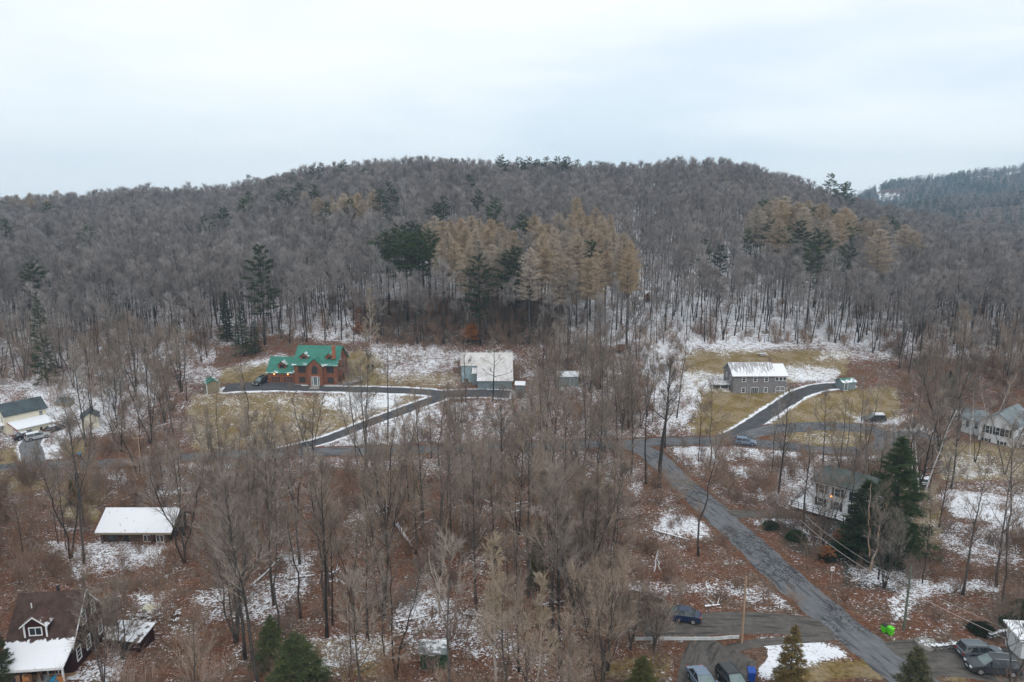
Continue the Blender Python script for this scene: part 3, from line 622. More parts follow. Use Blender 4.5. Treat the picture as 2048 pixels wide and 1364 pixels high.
MB().gable(-1.1, 1.1, -1, 1, -.8, 2.0, 2.7).build('wall', M['blue_siding_dark'], t); MB().roof(-1.1, 1.1, -1, 1, 2.0, 2.7, 'x', .2, .1).build('roof', M['steel_roof'], t); window(t, 'F', -1, .55, 0, .6, 1.7, 'white_trim', 'blue_siding_dark', 1, 1, .06, 'door')

# ---- grey house
p = at(1510, 787); gh = empty('grey_house', (p[0]+1.0, p[1], p[2]), R(1), 'grey wooden house with streaky snow covered metal roof and arched white garage door', 'house')
MB().gable(-6.6, 3.7, 0, 7.6, -1.2, 4.6, 6.9).build('wall', M['grey_siding'], gh)
MB().gable(3.72, 6.7, .15, 7.4, -1.2, 4.4, 6.5).build('end_wall', M['grey_siding'], gh)
MB().roof(-6.6, 3.45, 0, 7.6, 4.6, 6.9, 'x', .5, .14).build('roof', M['snow_roof_streak'], gh)
MB().roof(4.1, 6.7, .15, 7.4, 4.4, 6.5, 'x', .35, .14).build('end_roof', M['snow_roof'], gh)
for u in (-4.0, -1.2, 1.6): window(gh, 'F', 0, u, 3.0, .8, 1.0, 'white_trim', 'glass', 1, 2, .12)
for u in (4.3, 5.3, 6.2): window(gh, 'F', .15, u, 3.2, .65, .8, 'white_trim', 'glass', 1, 1, .1)
window(gh, 'F', 0, -4.0, .2, .8, 1.1, 'white_trim', 'glass', 1, 2, .12); window(gh, 'F', 0, 1.6, .3, .7, 1.05, 'white_trim', 'glass', 1, 2, .12)
window(gh, 'F', 0, -1.2, -.5, 1.7, 1.95, 'white_trim', 'glass', 4, 1, .1, 'french_door')
dr = MB().extrude([(4.1,-.5),(6.4,-.5),(6.4,1.2),(6.1,1.65),(4.4,1.65),(4.1,1.2)], .08, .146, 'y').build('garage_door', M['grey_siding'], gh)
m = MB()
for a, b_ in (((4.1,-.5),(4.1,1.2)),((6.4,-.5),(6.4,1.2)),((4.1,1.2),(4.4,1.65)),((6.4,1.2),(6.1,1.65)),((4.4,1.65),(6.1,1.65)),((5.25,-.5),(5.25,1.65)),((4.1,.55),(6.4,.55)),((4.1,-.42),(6.4,-.42))): m.tube([(a[0],.05,a[1]),(b_[0],.05,b_[1])], [.065]*2, 4)
m.build('door_frame', M['white_trim'], dr)
window(gh, 'L', -6.6, 2.2, 3.0, .8, 1.0); window(gh, 'L', -6.6, 5.4, 3.0, .8, 1.0)
MB().box(-11.2, -6.65, 2.2, 5.2, 1.4, 1.6).build('deck', M['deck'], gh)
m = MB()
for x in np.linspace(-11.1, -6.8, 7): m.box(x-.06, x+.06, 2.2, 2.3, 1.6, 2.5)
m.box(-11.2, -6.7, 2.2, 2.3, 2.5, 2.6); m.box(-11.2, -11.1, 2.2, 5.2, 2.5, 2.6)
for x in (-11.1, -9, -7): m.box(x-.08, x+.08, 2.35, 2.5, -1.2, 1.4)
m.build('deck_rail', M['white_trim'], gh)
p = at(1493, 815); t = empty('flag_pole', p, 0, 'thin pale pole standing on the olive lawn before the grey house', 'pole'); MB().tube([(0,0,-.3),(0,0,5.5)], [.06,.04], 6).build('shaft', M['galvanised'], t); MB().cyl((0,0,5.55), .1, .15).build('finial', M['galvanised'], t)
p = at(1690, 776); t = empty('green_roof_shed', p, R(14), 'low wooden shed with green roof at the end of the grey house driveway', 'shed')
MB().gable(-1.9, 1.9, -1.4, 1.4, -.8, 1.8, 2.5).build('wall', M['blue_siding_dark'], t); MB().roof(-1.9, 1.9, -1.4, 1.4, 1.8, 2.5, 'x', .25, .12).build('roof', M['green_shed_roof'], t); window(t, 'F', -1.6, -1.1, -.1, .9, 1.8, 'white_trim', 'glass_pale', 1, 1, .1, 'door')
p = at(1525, 712); t = empty('picnic_table', p, R(10), 'snow topped picnic table on the olive grass behind the grey house', 'table')
MB().box(-1.1,1.1,-.4,.4,.72,.8).build('table_top', M['snow'], t)
for s in (-1,1): MB().box(-1.1,1.1,s*.75-.15,s*.75+.15,.42,.48).build('bench', M['snow'], t)
[MB().box(x-.05,x+.05,-.8,.8,.34,.42).box(x-.05,x+.05,-.35,-.25,-.2,.72).box(x-.05,x+.05,.25,.35,-.2,.72).build('trestle', M['pole_wood'], t) for x in (-.8,.8)]

# ---- cream house with garage wing
p = at(42, 868); ch = empty('cream_house', (p[0]-4.9, p[1]+1, p[2]-.2), R(-36), 'cream sided house with dark slate roof and a snow roofed garage wing', 'house')
MB().gable(-3.4, 3.2, 0, 9.5, -1, 5.2, 7.5, 'y').build('wall', M['cream_siding'], ch)
MB().roof(-3.4, 3.2, 0, 9.5, 5.2, 7.5, 'y', .4, .16).build('roof', M['slate_roof'], ch)
MB().box(-.4, .3, 6, 6.6, 6.8, 8.3).build('chimney', M['rock'], ch)
window(ch, 'F', 0, 1.4, 3.1, .8, 1.5, 'white_trim', 'glass_pale', 1, 2); window(ch, 'R', 3.2, 8.2, 3.2, .8, 1.3, 'cream_siding', 'glass_pale', 1, 2); window(ch, 'F', 0, -1.6, 3.1, .8, 1.5, 'white_trim', 'glass_pale', 1, 2)
MB().extrude([(3.22,-1),(9.0,-1),(9.0,2.5),(3.22,3.2)], .8, 8.8, 'y').build('garage_wall', M['cream_siding'], ch)
MB().extrude([(3.22,3.24),(9.4,2.5),(9.4,2.68),(3.22,3.42)], .4, 9.2, 'y').build('garage_roof', M['snow'], ch)
MB().extrude([(3.22,3.02),(9.42,2.28),(9.42,2.48),(3.22,3.22)], .35, .45, 'y').build('garage_fascia', M['red_trim'], ch)
window(ch, 'F', .8, 6.7, -.4, 2.6, 2.2, 'red_trim', 'white_siding', 1, 4, .14, 'garage_door'); window(ch, 'R', 9.0, 3.0, .7, 1.3, 1.2, 'cream_siding', 'glass_pale', 2, 1); window(ch, 'R', 9.0, 5.8, .9, .6, 1.0, 'cream_siding', 'glass', 1, 1)
MB().extrude([(-5.2,2.55),(2.6,2.55),(2.6,2.75),(-5.2,2.75)], -2.6, -.02, 'y').build('porch_roof', M['snow'], ch)
MB().box(-5.3, 2.7, -2.7, -2.6, 2.35, 2.55).build('porch_fascia', M['red_trim'], ch)
for x in (-5, -2.4, .1, 2.4): MB().box(x-.08, x+.08, -2.5, -2.35, -.6, 2.35).build('porch_post', M['white_trim'], ch)
m = MB()
for x in np.arange(-4.9, 2.4, .28): m.box(x-.03, x+.03, -2.46, -2.4, .1, .9)
m.box(-5, 2.4, -2.48, -2.38, .9, 1.0).build('porch_rail', M['white_trim'], ch); MB().box(-5.2, 2.6, -2.6, -.02, -.9, .1).build('porch_floor', M['deck'], ch)
window(ch, 'F', 0, -1.9, .3, .9, 1.9, 'white_trim', 'red_trim', 1, 1, .1, 'front_door'); window(ch, 'F', 0, .8, .9, .8, 1.3, 'white_trim', 'glass_pale', 1, 2)
ch.scale = (.86,)*3
p = at(130, 810); t = empty('cold_frame', p, R(-12), 'glass cold frame of four panes on the snowy slope behind the cream house', 'cold frame')
MB().extrude([(-.9,-.6),(.9,-.6),(.9,1.5),(-.9,.45)], -2.0, 2.0, 'x').build('box', M['tan_siding'], t); m = MB()
for k in range(5): m.extrude([(-.95,.48),(.9,1.56),(.9,1.64),(-.95,.56)], -2+k*.98-.05, -2+k*.98+.09, 'x')
m.build('glazing_bars', M['blue_siding_dark'], t); MB().extrude([(-.93,.47),(.9,1.53),(.9,1.56),(-.93,.50)], -1.95, 1.95, 'x').build('pane', M['glass_pale'], t)
p = at(182, 850); t = empty('pale_shed', p, R(30), 'pale cream shed with dark gable roof behind thin trees near the cream house', 'shed')
MB().gable(-1.7, 1.7, -2.2, 2.2, -.8, 2.2, 3.3, 'y').build('wall', M['cream_siding'], t); MB().roof(-1.7, 1.7, -2.2, 2.2, 2.2, 3.3, 'y', .25, .12).build('roof', M['slate_roof'], t); window(t, 'F', -2.2, 0, 0, 1.2, 1.9, 'white_trim', 'cream_siding', 2, 1, .07, 'door')

# ---- long dark cabin with snowy roof
p = at(275, 1088); cb = empty('log_cabin', (p[0]-.5, p[1]+.6, p[2]-.7), R(0), 'long low dark brown cabin under a snow covered roof among bare trees', 'cabin')
MB().gable(-4.9, 5.0, 0, 5.6, -1.2, 2.7, 4.6).build('wall', M['cabin_wall'], cb); MB().roof(-4.9, 5.0, 0, 5.6, 2.7, 4.6, 'x', .7, .18).build('roof', M['snow_roof'], cb)
MB().box(-5.6, 5.7, -.78, -.72, 2.15, 2.32).build('fascia', M['tan_siding'], cb)
for u in (1.7, 3.6): window(cb, 'F', 0, u, .7, 1.0, 1.0, 'white_trim', 'glass', 2, 1, .06)
window(cb, 'F', 0, -1.4, -.3, .95, 2.0, 'cabin_wall', 'dark_void', 1, 1, .08, 'door'); window(cb, 'F', 0, -3.5, .7, 1.0, 1.0, 'dark_trim', 'glass', 2, 1, .06)
m = MB(); [m.box(x-.07,x+.07,-.66,-.54,-1,2.2) for x in (-4.7,-2.4,.2,2.6,4.8)]; m.build('porch_posts', M['cabin_wall'], cb)

# ---- brown shingled house at the front
p = at(58, 1334, 2.3); fh = empty('shingled_house', (p[0]-.2, p[1]+2.0, p[2]), R(6), 'dark maroon house with steep brown shingle roof, white trimmed dormer and snowy porch roof', 'house')
MB().gable(-3.0, 3.0, 0, 6.8, -1.5, 3.1, 7.0).build('wall', M['maroon_wall'], fh)
MB().roof(-3.0, 3.0, 0, 6.8, 3.1, 7.0, 'x', .3, .16).build('roof', M['brown_shingle'], fh)
MB().extrude([(-2.3,2.05),(-.33,2.9),(-.33,3.05),(-2.3,2.2)], -2.9, 3.3, 'x').build('porch_roof', M['porch_snow'], fh)
MB().box(-2.9, 3.3, -2.36, -2.30, 1.95, 2.2).build('porch_fascia', M['white_trim'], fh)
for x in (-2.7, -.8, 1.1, 3.1): MB().box(x-.08, x+.08, -2.22, -2.06, -1.5, 2.02).build('porch_post', M['white_trim'] if x > 3 else M['maroon_wall'], fh)
MB().box(-3.0, 3.3, -2.4, -.02, -1.6, -.05).build('porch_floor', M['card'], fh)
dormer(fh, -.45, .55, 3.75, 2.1, 1.5, .85, 3.2, 'maroon_wall', 'brown_shingle_dormer', 'white_trim', (1.1, .75), 'white_trim', 2, .28, .36)
for sx_ in (-1, 1): MB().box(-.45+sx_*1.05-.08, -.45+sx_*1.05+.08, .48, .546, 3.75, 5.25).build('corner_board', M['white_trim'], fh)
for y, z in ((1.2, .7), (3.2, .6), (5.9, .6), (2.9, 3.7), (4.9, 3.7)): window(fh, 'R', 3.0, y, z, .7, 1.3, 'white_trim', 'glass', 1, 3, .1)
for ya in (-.3, 7.1): MB().extrude([(ya,2.72),(3.4,6.9),(3.4,7.15),(ya,2.97)], 3.31, 3.37, 'x').build('rake_board', M['white_trim'], fh)
MB().cyl((.4, 3.8, 7.2), .15, .8).build('flue', M['rail_black'], fh); MB().cyl((-1.6, 2.4, 6.2), .06, .7).build('vent_pipe', M['white_trim'], fh)
window(fh, 'F', 0, -1.6, .4, 1.1, 1.2, 'white_trim', 'glass', 2, 1); window(fh, 'F', 0, 1.0, -.04, .9, 2.0, 'white_trim', 'maroon_wall', 1, 1, .1, 'front_door')
wpt = lambda lx, ly, lz=0: (fh.location.x+lx*math.cos(R(6))-ly*math.sin(R(6)), fh.location.y+lx*math.sin(R(6))+ly*math.cos(R(6)), fh.location.z+lz)
def porch(name, lx, ly, label, cat, fn): t = empty(name, wpt(lx*.72, max(ly, -3)*.95, -.05), R(6), label, cat); fn(t)
def barrel(m1, m2):
    def f(t): MB().cyl((0,0,.42), .34, .84, 'z', 14, .30).build('tub', M[m1], t); MB().cyl((0,0,.88), .37, .08, 'z', 14).build('lid', M[m2], t)
    return f
def carton(m1, w, d, hh):
    def f(t): MB().box(-w/2,w/2,-d/2,d/2,0,hh).build('box', M[m1], t); MB().box(-w/2-.03,w/2+.03,-.06,.06,hh-.02,hh+.03).build('strap', M['dark_trim'], t)
    return f
def tarp(m1, w, hh):
    def f(t):
        pts = [(-w/2,0),(-w*.4,hh*.8),(-w*.1,hh),(w*.2,hh*.85),(w*.42,hh*.7),(w/2,0)]; MB().extrude(pts, -.45, .45, 'y').build('cover', M[m1], t); MB().tube([(-w/2,-.5,.15),(0,-.52,.2),(w/2,-.5,.15)], [.03]*3, 5).build('cord', M['rail_black'], t)
    return f
for a in [('blue_tarp_heap', -3.7, -2.0, 'blue tarpaulin over a heap at one end of the snowy porch, beside an orange box', 'tarp', tarp('tarp_blue', 1.3, .9)),
          ('orange_crate', -4.15, -2.9, 'orange brown crate in front of the blue tarpaulin on the porch of the maroon house', 'crate', carton('orange', .5, .5, .8)),
          ('blue_drum', -2.7, -1.9, 'round blue tub under the porch roof next to the blue tarpaulin heap', 'tub', barrel('tarp_blue', 'rail_black')),
          ('tall_carton', -1.3, -2.0, 'tall tan carton standing in the middle of the porch', 'box', carton('card', .8, .5, 1.5)),
          ('orange_cabinet', -.5, -2.1, 'orange wooden cabinet beside the tall tan carton on the porch', 'cabinet', carton('orange', .6, .5, 1.3)),
          ('grey_tarp_heap', 1.4, -1.9, 'grey covered heap on the porch in front of the house door', 'tarp', tarp('blue_siding_dark', 1.2, .9)),
          ('blue_tarp_bundle', 3.1, -2.2, 'bright blue bundle at the end of the porch next to an orange box', 'tarp', tarp('tarp_blue', .9, 1.1)),
          ('orange_box', 3.9, -2.1, 'orange box at the corner post of the porch beside the bright blue bundle', 'box', carton('orange', .6, .5, 1.1)),
          ('plank_pallet', .4, -3.4, 'orange brown planks leaning before the porch of the maroon house', 'pallet', carton('orange', .5, .3, 1.3))]: porch(*a)
p = at(262, 1290); t = empty('lean_to', p, R(-8), 'low brown lean-to with patchy snow on its roof behind bushes beside the maroon house', 'shed')
MB().extrude([(-1.2,-.8),(1.2,-.8),(1.2,1.7),(-1.2,1.2)], -2.0, 2.0, 'x').build('wall', M['maroon_wall'], t); MB().extrude([(-1.4,1.2),(1.4,1.76),(1.4,1.9),(-1.4,1.34)], -2.2, 2.2, 'x').build('roof', M['lean_roof'], t); window(t, 'F', -1.2, 0, -.4, 1.2, 1.4, 'dark_trim', 'dark_void', 1, 1, .06, 'opening')

# ---- woodpile
p = at(305, 1238); t = empty('woodpile', p, R(8), 'heap of split firewood dusted with snow under a pale canvas sheet', 'woodpile')
m = MB(); rg = random.Random(3)
for k in range(170):
    x, y = rg.gauss(0, 1.5), rg.gauss(0, 1.3); z = max(.1, 1.3-.28*(x*x+y*y)**.5*1.4)*rg.random()+.1; a = rg.random()*3.1; q = np.array((math.cos(a), math.sin(a), rg.uniform(-.2,.2)))*.22
    m.tube([np.array((x,y,z))-q, np.array((x,y,z))+q], [.09,.085], 6)
m.build('firewood', M['log_bark'], t)['kind'] = 'stuff'; m = MB(); n = 9
vv = [(i/n*1.9-1.3, j/n*1.5+.1, 1.15+.25*math.sin(i*.9)*math.cos(j*.8)-.09*((i-4)**2+(j-4)**2)*.12) for i in range(n+1) for j in range(n+1)]
m.add(vv, [(i*(n+1)+j, (i+1)*(n+1)+j, (i+1)*(n+1)+j+1, i*(n+1)+j+1) for i in range(n) for j in range(n)]).build('canvas_sheet', M['canvas'], t, True)

# ---- small green shed in the wood
p = at(870, 1329); t = empty('dark_green_shed', p, R(-1), 'small dark green shed with snow streaked roof alone in the brown woods', 'shed')
MB().gable(-1.35, 1.35, -1.0, 1.0, -.3, 2.0, 2.75).build('wall', M['green_box'], t); MB().roof(-1.35, 1.35, -1.0, 1.0, 2.0, 2.75, 'x', .18, .09).build('roof', M['green_box_roof'], t); window(t, 'F', -1.0, 0, -.1, 1.0, 1.7, 'green_box', 'green_box', 2, 1, .07, 'door'); MB().box(-.5,.2,-1.1,-1.0,1.72,1.82).build('door_ledge', M['white_trim'], t)

# ---- white house with black shutters and deck, behind the spruce
p = at(1672, 1045); wh = empty('shuttered_house', (p[0]+1.9, p[1]+2.5, p[2]+.1), R(-42), 'white two storey house with black shutters, hipped grey green roof and a dark deck', 'house')
MB().box(-4.6, 4.6, 0, 7.5, -2, 4.75).build('wall', M['white_siding'], wh)
m = MB(); m.add([(-5.1,-.5,4.77),(5.1,-.5,4.77),(5.1,8,4.77),(-5.1,8,4.77),(-1.6,3.75,6.4),(1.6,3.75,6.4),(-5.1,-.5,4.9),(5.1,-.5,4.9),(5.1,8,4.9),(-5.1,8,4.9)], [(3,2,1,0),(0,1,7,6),(1,2,8,7),(2,3,9,8),(3,0,6,9),(6,7,5,4),(7,8,5),(8,9,4,5),(9,6,4)]).build('roof', M['greygreen_roof'], wh)
for u in (-3.3, -.8, 1.9): window(wh, 'F', 0, u, 2.9, .85, 1.35, 'white_trim', 'glass', 1, 2, .07, shut='rail_black'); window(wh, 'F', 0, u, .6, .85, 1.35, 'white_trim', 'glass', 1, 2, .07, shut='rail_black')
for u in (2.0, 5.0): window(wh, 'L', -4.6, u, 2.9, .7, 1.35, 'white_trim', 'glass', 1, 2, .07, shut='rail_black'); window(wh, 'L', -4.6, u, .5, .7, 1.4, 'white_trim', 'glass', 1, 2, .07, shut='rail_black')
MB().cyl((-1.7,-.12,2.75), .1, .2).build('wall_lamp', M['lamp_glow'], wh)
MB().box(-7.2, 1.2, -2.6, -.04, .05, .22).build('deck', M['deck'], wh); MB().box(-7.2, -4.7, -.04, 4.0, .05, .22).build('side_deck', M['deck'], wh)
m = MB()
for x in np.arange(-7.1, 1.2, 1.18): m.box(x-.05, x+.05, -2.6, -2.5, .22, 1.2).box(x-.07, x+.07, -2.45, -2.3, -2.6, .05)
for z in (.6, .9, 1.18): m.box(-7.2, 1.2, -2.6, -2.53, z, z+.06); m.box(-7.2, -7.13, -2.5, 4, z, z+.06)
m.build('deck_rail', M['rail_black'], wh); m = MB()
for k in range(7): m.box(1.25+k*.34, 1.6+k*.34, -2.5, -1.1, -.05-.2*k, .03-.2*k)
m.build('stairs', M['deck'], wh); m = MB()
for k in range(6): m.box(-7.55-k*.34, -7.2-k*.34, -.9, .6, -.05-.2*k, .03-.2*k)
m.build('side_stairs', M['deck'], wh)

# ---- white house at the far right
p = at(1985, 893); rh = empty('rambling_white_house', (p[0]+1.5, p[1]+1.5, p[2]-.3), R(-52), 'rambling white house with blue grey roofs and stepped gable wings', 'house')
MB().gable(-3.2, 3.2, 0, 11, -2, 4.6, 7.0, 'y').build('wall', M['white_siding'], rh); MB().roof(-3.2, 3.2, 0, 11, 4.6, 7.0, 'y', .35, .15).build('roof', M['blue_grey_roof'], rh)
MB().gable(3.25, 8.5, 1.2, 8.0, -2, 2.2, 4.2, 'y').build('low_wing', M['white_siding'], rh); MB().roof(3.3, 8.5, 1.2, 8.0, 2.2, 4.2, 'y', .3, .15).build('low_roof', M['snow_roof'], rh)
MB().gable(-7.4, -3.25, 2.2, 6.5, -2, 3.8, 5.6, 'x').build('small_wing', M['white_siding'], rh); MB().roof(-7.4, -3.6, 2.2, 6.5, 3.8, 5.6, 'x', .3, .15).build('small_roof', M['blue_grey_roof'], rh)
for u in (-1.7, .2, 1.9): window(rh, 'F', 0, u, 2.3, .7, 1.6, 'white_trim', 'glass', 1, 2, .07, shut='rail_black')
for u in (-1.7, 1.2): window(rh, 'F', 0, u, -.4, .7, 1.5, 'white_trim', 'glass', 1, 2, .07, shut='rail_black')
for u in (4.9, 6.9): window(rh, 'F', 1.2, u, -.2, .7, 1.4, 'white_trim', 'glass', 1, 2, .07, shut='rail_black')
for u in (-6.3, -4.6): window(rh, 'F', 2.2, u, 2.0, .6, 1.3, 'white_trim', 'glass', 1, 2, .07)
for u in (3, 5.5, 8.5): window(rh, 'R', 3.2, u, 2.9, .6, .9, 'white_trim', 'glass')
p = at(2062, 1308); t = empty('white_shed', (p[0], p[1], p[2]), R(-6), 'white shed with dark red window at the edge of the paved parking', 'shed')
MB().box(-1.9, 1.9, -1.4, 1.4, -.4, 2.3).build('wall', M['white_siding'], t); MB().extrude([(-1.7,2.33),(1.7,2.6),(1.7,2.75),(-1.7,2.48)], -2.3, 2.3, 'x').build('roof', M['snow'], t); window(t, 'F', -1.4, -.7, .8, .6, .8, 'white_trim', 'red_trim')

# ---------------------------------------------------------------- vehicles (front towards +x)
def car(px, py, rz, label, cname, L_=4.5, W_=1.85, H_=1.65, kind='suv', snow=None, group=None, pos=None, name='parked_car', cat='car'):
    p = pos or at(px, py)
    nx_ = (H(p[0]+1, p[1])-H(p[0]-1, p[1]))/2; ny_ = (H(p[0], p[1]+1)-H(p[0], p[1]-1))/2
    t = empty(name, (p[0], p[1], p[2]+.07), rz, label, cat, group)
    c, s = math.cos(rz), math.sin(rz); t.rotation_mode = 'ZYX' if False else 'XYZ'
    sxl = nx_*c+ny_*s; syl = -nx_*s+ny_*c
    from mathutils import Matrix, Vector
    ex = Vector((c, s, sxl)).normalized(); ey = Vector((-s, c, syl)).normalized(); ez = ex.cross(ey).normalized(); ey = ez.cross(ex)
    t.rotation_euler = Matrix((ex, ey, ez)).transposed().to_euler()
    a = L_/2; hb = .92 if kind != 'suv' else 1.0
    prof = [(-a+.08,.28),(-a,.5),(-a+.03,hb-.08),(-a+.15,hb),(a*.42,hb+.02),(a*.85,hb-.12),(a-.08,hb-.28),(a,.55),(a-.1,.28)]
    body = MB(); lay = [(-W_/2,.93),(-W_/2+.10,1.0),(W_/2-.10,1.0),(W_/2,.93)]; n = len(prof)
    vv = [(x*(.985 if k < 1 else 1) , y, .55+(z-.55)*k) for y, k in lay for x, z in prof]
    ff = [tuple(range(n)), tuple(range(4*n-1, 3*n-1, -1))]+[(j*n+i, j*n+(i+1)%n, (j+1)*n+(i+1)%n, (j+1)*n+i) for j in range(3) for i in range(n)]
    body.add(vv, [f[::-1] for f in ff]); bm = body.build('body', M[cname], t)
    rb = -a+.12 if kind in ('suv', 'wagon') else -a*.72; rt = -a+.42 if kind in ('suv', 'wagon') else -a*.38
    fb = a*.48; ft = a*.10; w1 = W_/2-.06; w2 = W_/2-.26; zt = H_-.05
    v8 = [(rb,-w1,hb),(fb,-w1,hb),(fb,w1,hb),(rb,w1,hb),(rt,-w2,zt),(ft,-w2,zt),(ft,w2,zt),(rt,w2,zt)]
    MB().add(v8, [(0,3,2,1),(4,5,6,7),(0,1,5,4),(2,3,7,6)]).build('side_windows', M['carglass'], t)
    MB().add([(fb,-w1,hb),(fb,w1,hb),(ft,w2,zt),(ft,-w2,zt)], [(0,1,2,3)]).build('windscreen', M['windscreen'], t)
    MB().add([(rb,w1,hb),(rb,-w1,hb),(rt,-w2,zt),(rt,w2,zt)], [(0,1,2,3)]).build('rear_window', M['carglass'], t)
    pl = MB(); P_ = [np.array(q) for q in v8]
    for i, j in ((0,4),(1,5),(2,6),(3,7)): pl.tube([P_[i], P_[j]], [.05,.045], 5)
    for s_ in (0, 1):
        b0 = P_[0+3*s_]*.55+P_[1+s_]*.45; b1 = P_[4+3*s_]*.5+P_[5+s_]*.5; pl.tube([b0, b1], [.045,.04], 5)
    pl.build('pillars', M[cname], t)
    ro = MB().add([(rt-.06,-w2-.05,zt-.01),(ft+.08,-w2-.05,zt-.01),(ft+.08,w2+.05,zt-.01),(rt-.06,w2+.05,zt-.01),(rt+.05,-w2+.1,H_),(ft-.05,-w2+.1,H_),(ft-.05,w2-.1,H_),(rt+.05,w2-.1,H_)], [(0,3,2,1),(4,5,6,7),(0,1,5,4),(1,2,6,5),(2,3,7,6),(3,0,4,7)]).build('roof', M[snow or cname], t)
    for sy in (-1, 1):
        if kind == 'suv': MB().tube([(rt+.1, sy*(w2-.05), H_+.05), (ft-.1, sy*(w2-.05), H_+.05)], [.025]*2, 5).build('roof_rail', M['galvanised'], ro)
        MB().box(fb-.18, fb+.02, min(sy*W_/2, sy*(W_/2+.18)), max(sy*W_/2, sy*(W_/2+.18)), hb-.02, hb+.14).build('mirror', M[cname], t)
        MB().box(a-.16, a+.01, sy*(W_/2-.3)-.2, sy*(W_/2-.3)+.2, .60, .74).build('headlight', M['headlight'], t)
        MB().box(-a-.015, -a+.12, sy*(W_/2-.2)-.13, sy*(W_/2-.2)+.13, .62, .9).build('taillight', M['taillight'], t)
        for sx_ in (-1, 1):
            wx = sx_*a*.62; r_ = .36 if kind == 'suv' else .33
            MB().cyl((wx, sy*(W_/2-.12), r_+.02), r_+.07, .245, 'y', 18).build('wheel_arch', M['rail_black'], t)
            wl = MB().cyl((wx, sy*(W_/2-.10), r_), r_, .26, 'y', 18).build('wheel', M['tyre'], t); MB().cyl((wx, sy*(W_/2+.015), r_), r_*.62, .05, 'y', 12).build('rim', M['rim'], wl)
    MB().box(a-.03, a+.05, -W_/2+.12, W_/2-.12, .26, .5).build('bumper', M['rail_black'], t); MB().box(-a-.05, -a+.03, -W_/2+.12, W_/2-.12, .26, .5).build('bumper', M['rail_black'], t)
    MB().box(a+.05, a+.065, -.25, .25, .42, .54).build('number_plate', M['plate'], t); MB().box(-a-.065, -a-.05, -.25, .25, .55, .68).build('number_plate', M['plate'], t)
    MB().box(a-.02, a+.02, -.42, .42, .55, .72).build('grille', M['rail_black'], t)
    return t
for nm, c, sn_ in [('paint_black', (.012,.013,.015), None), ('paint_black_snow', (.012,.013,.015), (.6,.6,0,1,1.5,.5)), ('paint_charcoal', (.035,.042,.048), None), ('paint_grey', (.10,.12,.135), None), ('paint_silver', (.42,.43,.45), None), ('paint_silver_snow', (.42,.43,.45), (.62,.62,0,1,1.5,.5)), ('paint_navy', (.008,.02,.06), None), ('paint_steel', (.16,.21,.29), None), ('paint_blue', (.03,.08,.2), (.4,.4,0,1,2,.4)), ('paint_bluegrey_snow', (.06,.09,.12), (.62,.62,0,1,2,.4))]: paint(nm, c, sn_)
car(522, 768, R(-112), 'black boxy off-road car parked beside the brick garage wing', 'paint_black', 4.4, 1.9, 1.85)
car(1490, 889, R(-12), 'steel blue grey hatchback on the asphalt where the grey house driveway meets the road', 'paint_steel', 4.4, 1.8, 1.5, 'wagon', name='parked_hatchback')
car(1748, 842, R(176), 'dark suv parked on snow below the brown bank by the loop road', 'paint_charcoal', 4.8, 1.9, 1.75, snow='paint_bluegrey_snow', name='parked_suv')
car(52, 876, R(52), 'black car nearer the porch on the cream house driveway, snow on its roof', 'paint_black', 4.6, 1.85, 1.45, 'sedan', snow='paint_black_snow')
car(76, 878, R(44), 'silver car with snowy roof parked before the cream house garage door', 'paint_silver', 4.7, 1.85, 1.6, 'wagon', snow='paint_silver_snow')
car(1362, 1241, R(-17+180), 'dark blue car half hidden by bushes on the gravel lane', 'paint_navy', 4.5, 1.8, 1.5, 'sedan')
car(1405, 1376, R(-82), 'steel blue car parked on the dirt lot, farther from the blue bin', 'paint_steel', 4.5, 1.8, 1.45, 'sedan')
car(1466, 1374, R(-80), 'black car with pale windscreen parked on the dirt lot beside the blue bin', 'paint_black', 4.5, 1.8, 1.5, 'wagon')
car(1962, 1318, R(-4), 'grey suv parked against the low stone wall, its tail towards the road', 'paint_grey', 4.5, 1.85, 1.65, name='parked_suv')
car(1984, 1345, R(169), 'black suv in front of the grey one, its nose towards the road', 'paint_charcoal', 4.7, 1.9, 1.7, name='parked_suv')
car(1848, 968, R(60), 'dark blue car under snow behind the white birches', 'paint_bluegrey_snow', 4.5, 1.8, 1.5, 'wagon')
car(109, 862, R(60), 'blue black car tucked behind the cream garage wing, snow on its roof', 'paint_black', 4.2, 1.75, 1.4, 'sedan', snow='paint_black_snow')

# ---------------------------------------------------------------- bins, poles, sign, guardrail, walls
def bin_(px, py, rz, m1, m2, label, sc=1.0):
    p = at(px, py); t = empty('wheeled_bin', (p[0], p[1], p[2]+.05), rz, label, 'bin'); t.scale = (sc,)*3
    MB().add([(-.25,-.27,.06),(.25,-.27,.06),(.25,.27,.06),(-.25,.27,.06),(-.31,-.36,1.0),(.31,-.36,1.0),(.31,.36,1.0),(-.31,.36,1.0)], [(0,3,2,1),(4,5,6,7),(0,1,5,4),(1,2,6,5),(2,3,7,6),(3,0,4,7)]).build('tub', M[m1], t)
    MB().extrude([(-.42,1.0),(.38,1.0),(.36,1.1),(-.38,1.06)], -.33, .33, 'x').build('lid', M[m2], t)
    m = MB(); m.cyl((-.24,.3,.12), .12, .06, 'x').cyl((.24,.3,.12), .12, .06, 'x').build('wheels', M['tyre'], t); MB().cyl((0,.42,.95), .025, .5, 'x', 8).build('handle', M[m1], t)
bin_(1768, 1265, R(20), 'lime', 'bin_black', 'lime green wheeled bin with black lid, farther from the pole', .85)
bin_(1780, 1272, R(26), 'lime', 'lime', 'all lime green wheeled bin at the road edge, its lid green too', .85)
bin_(1502, 1362, R(-10), 'bin_blue', 'bin_blue', 'blue wheeled bin beside the black car on the dirt lot', 1.15)
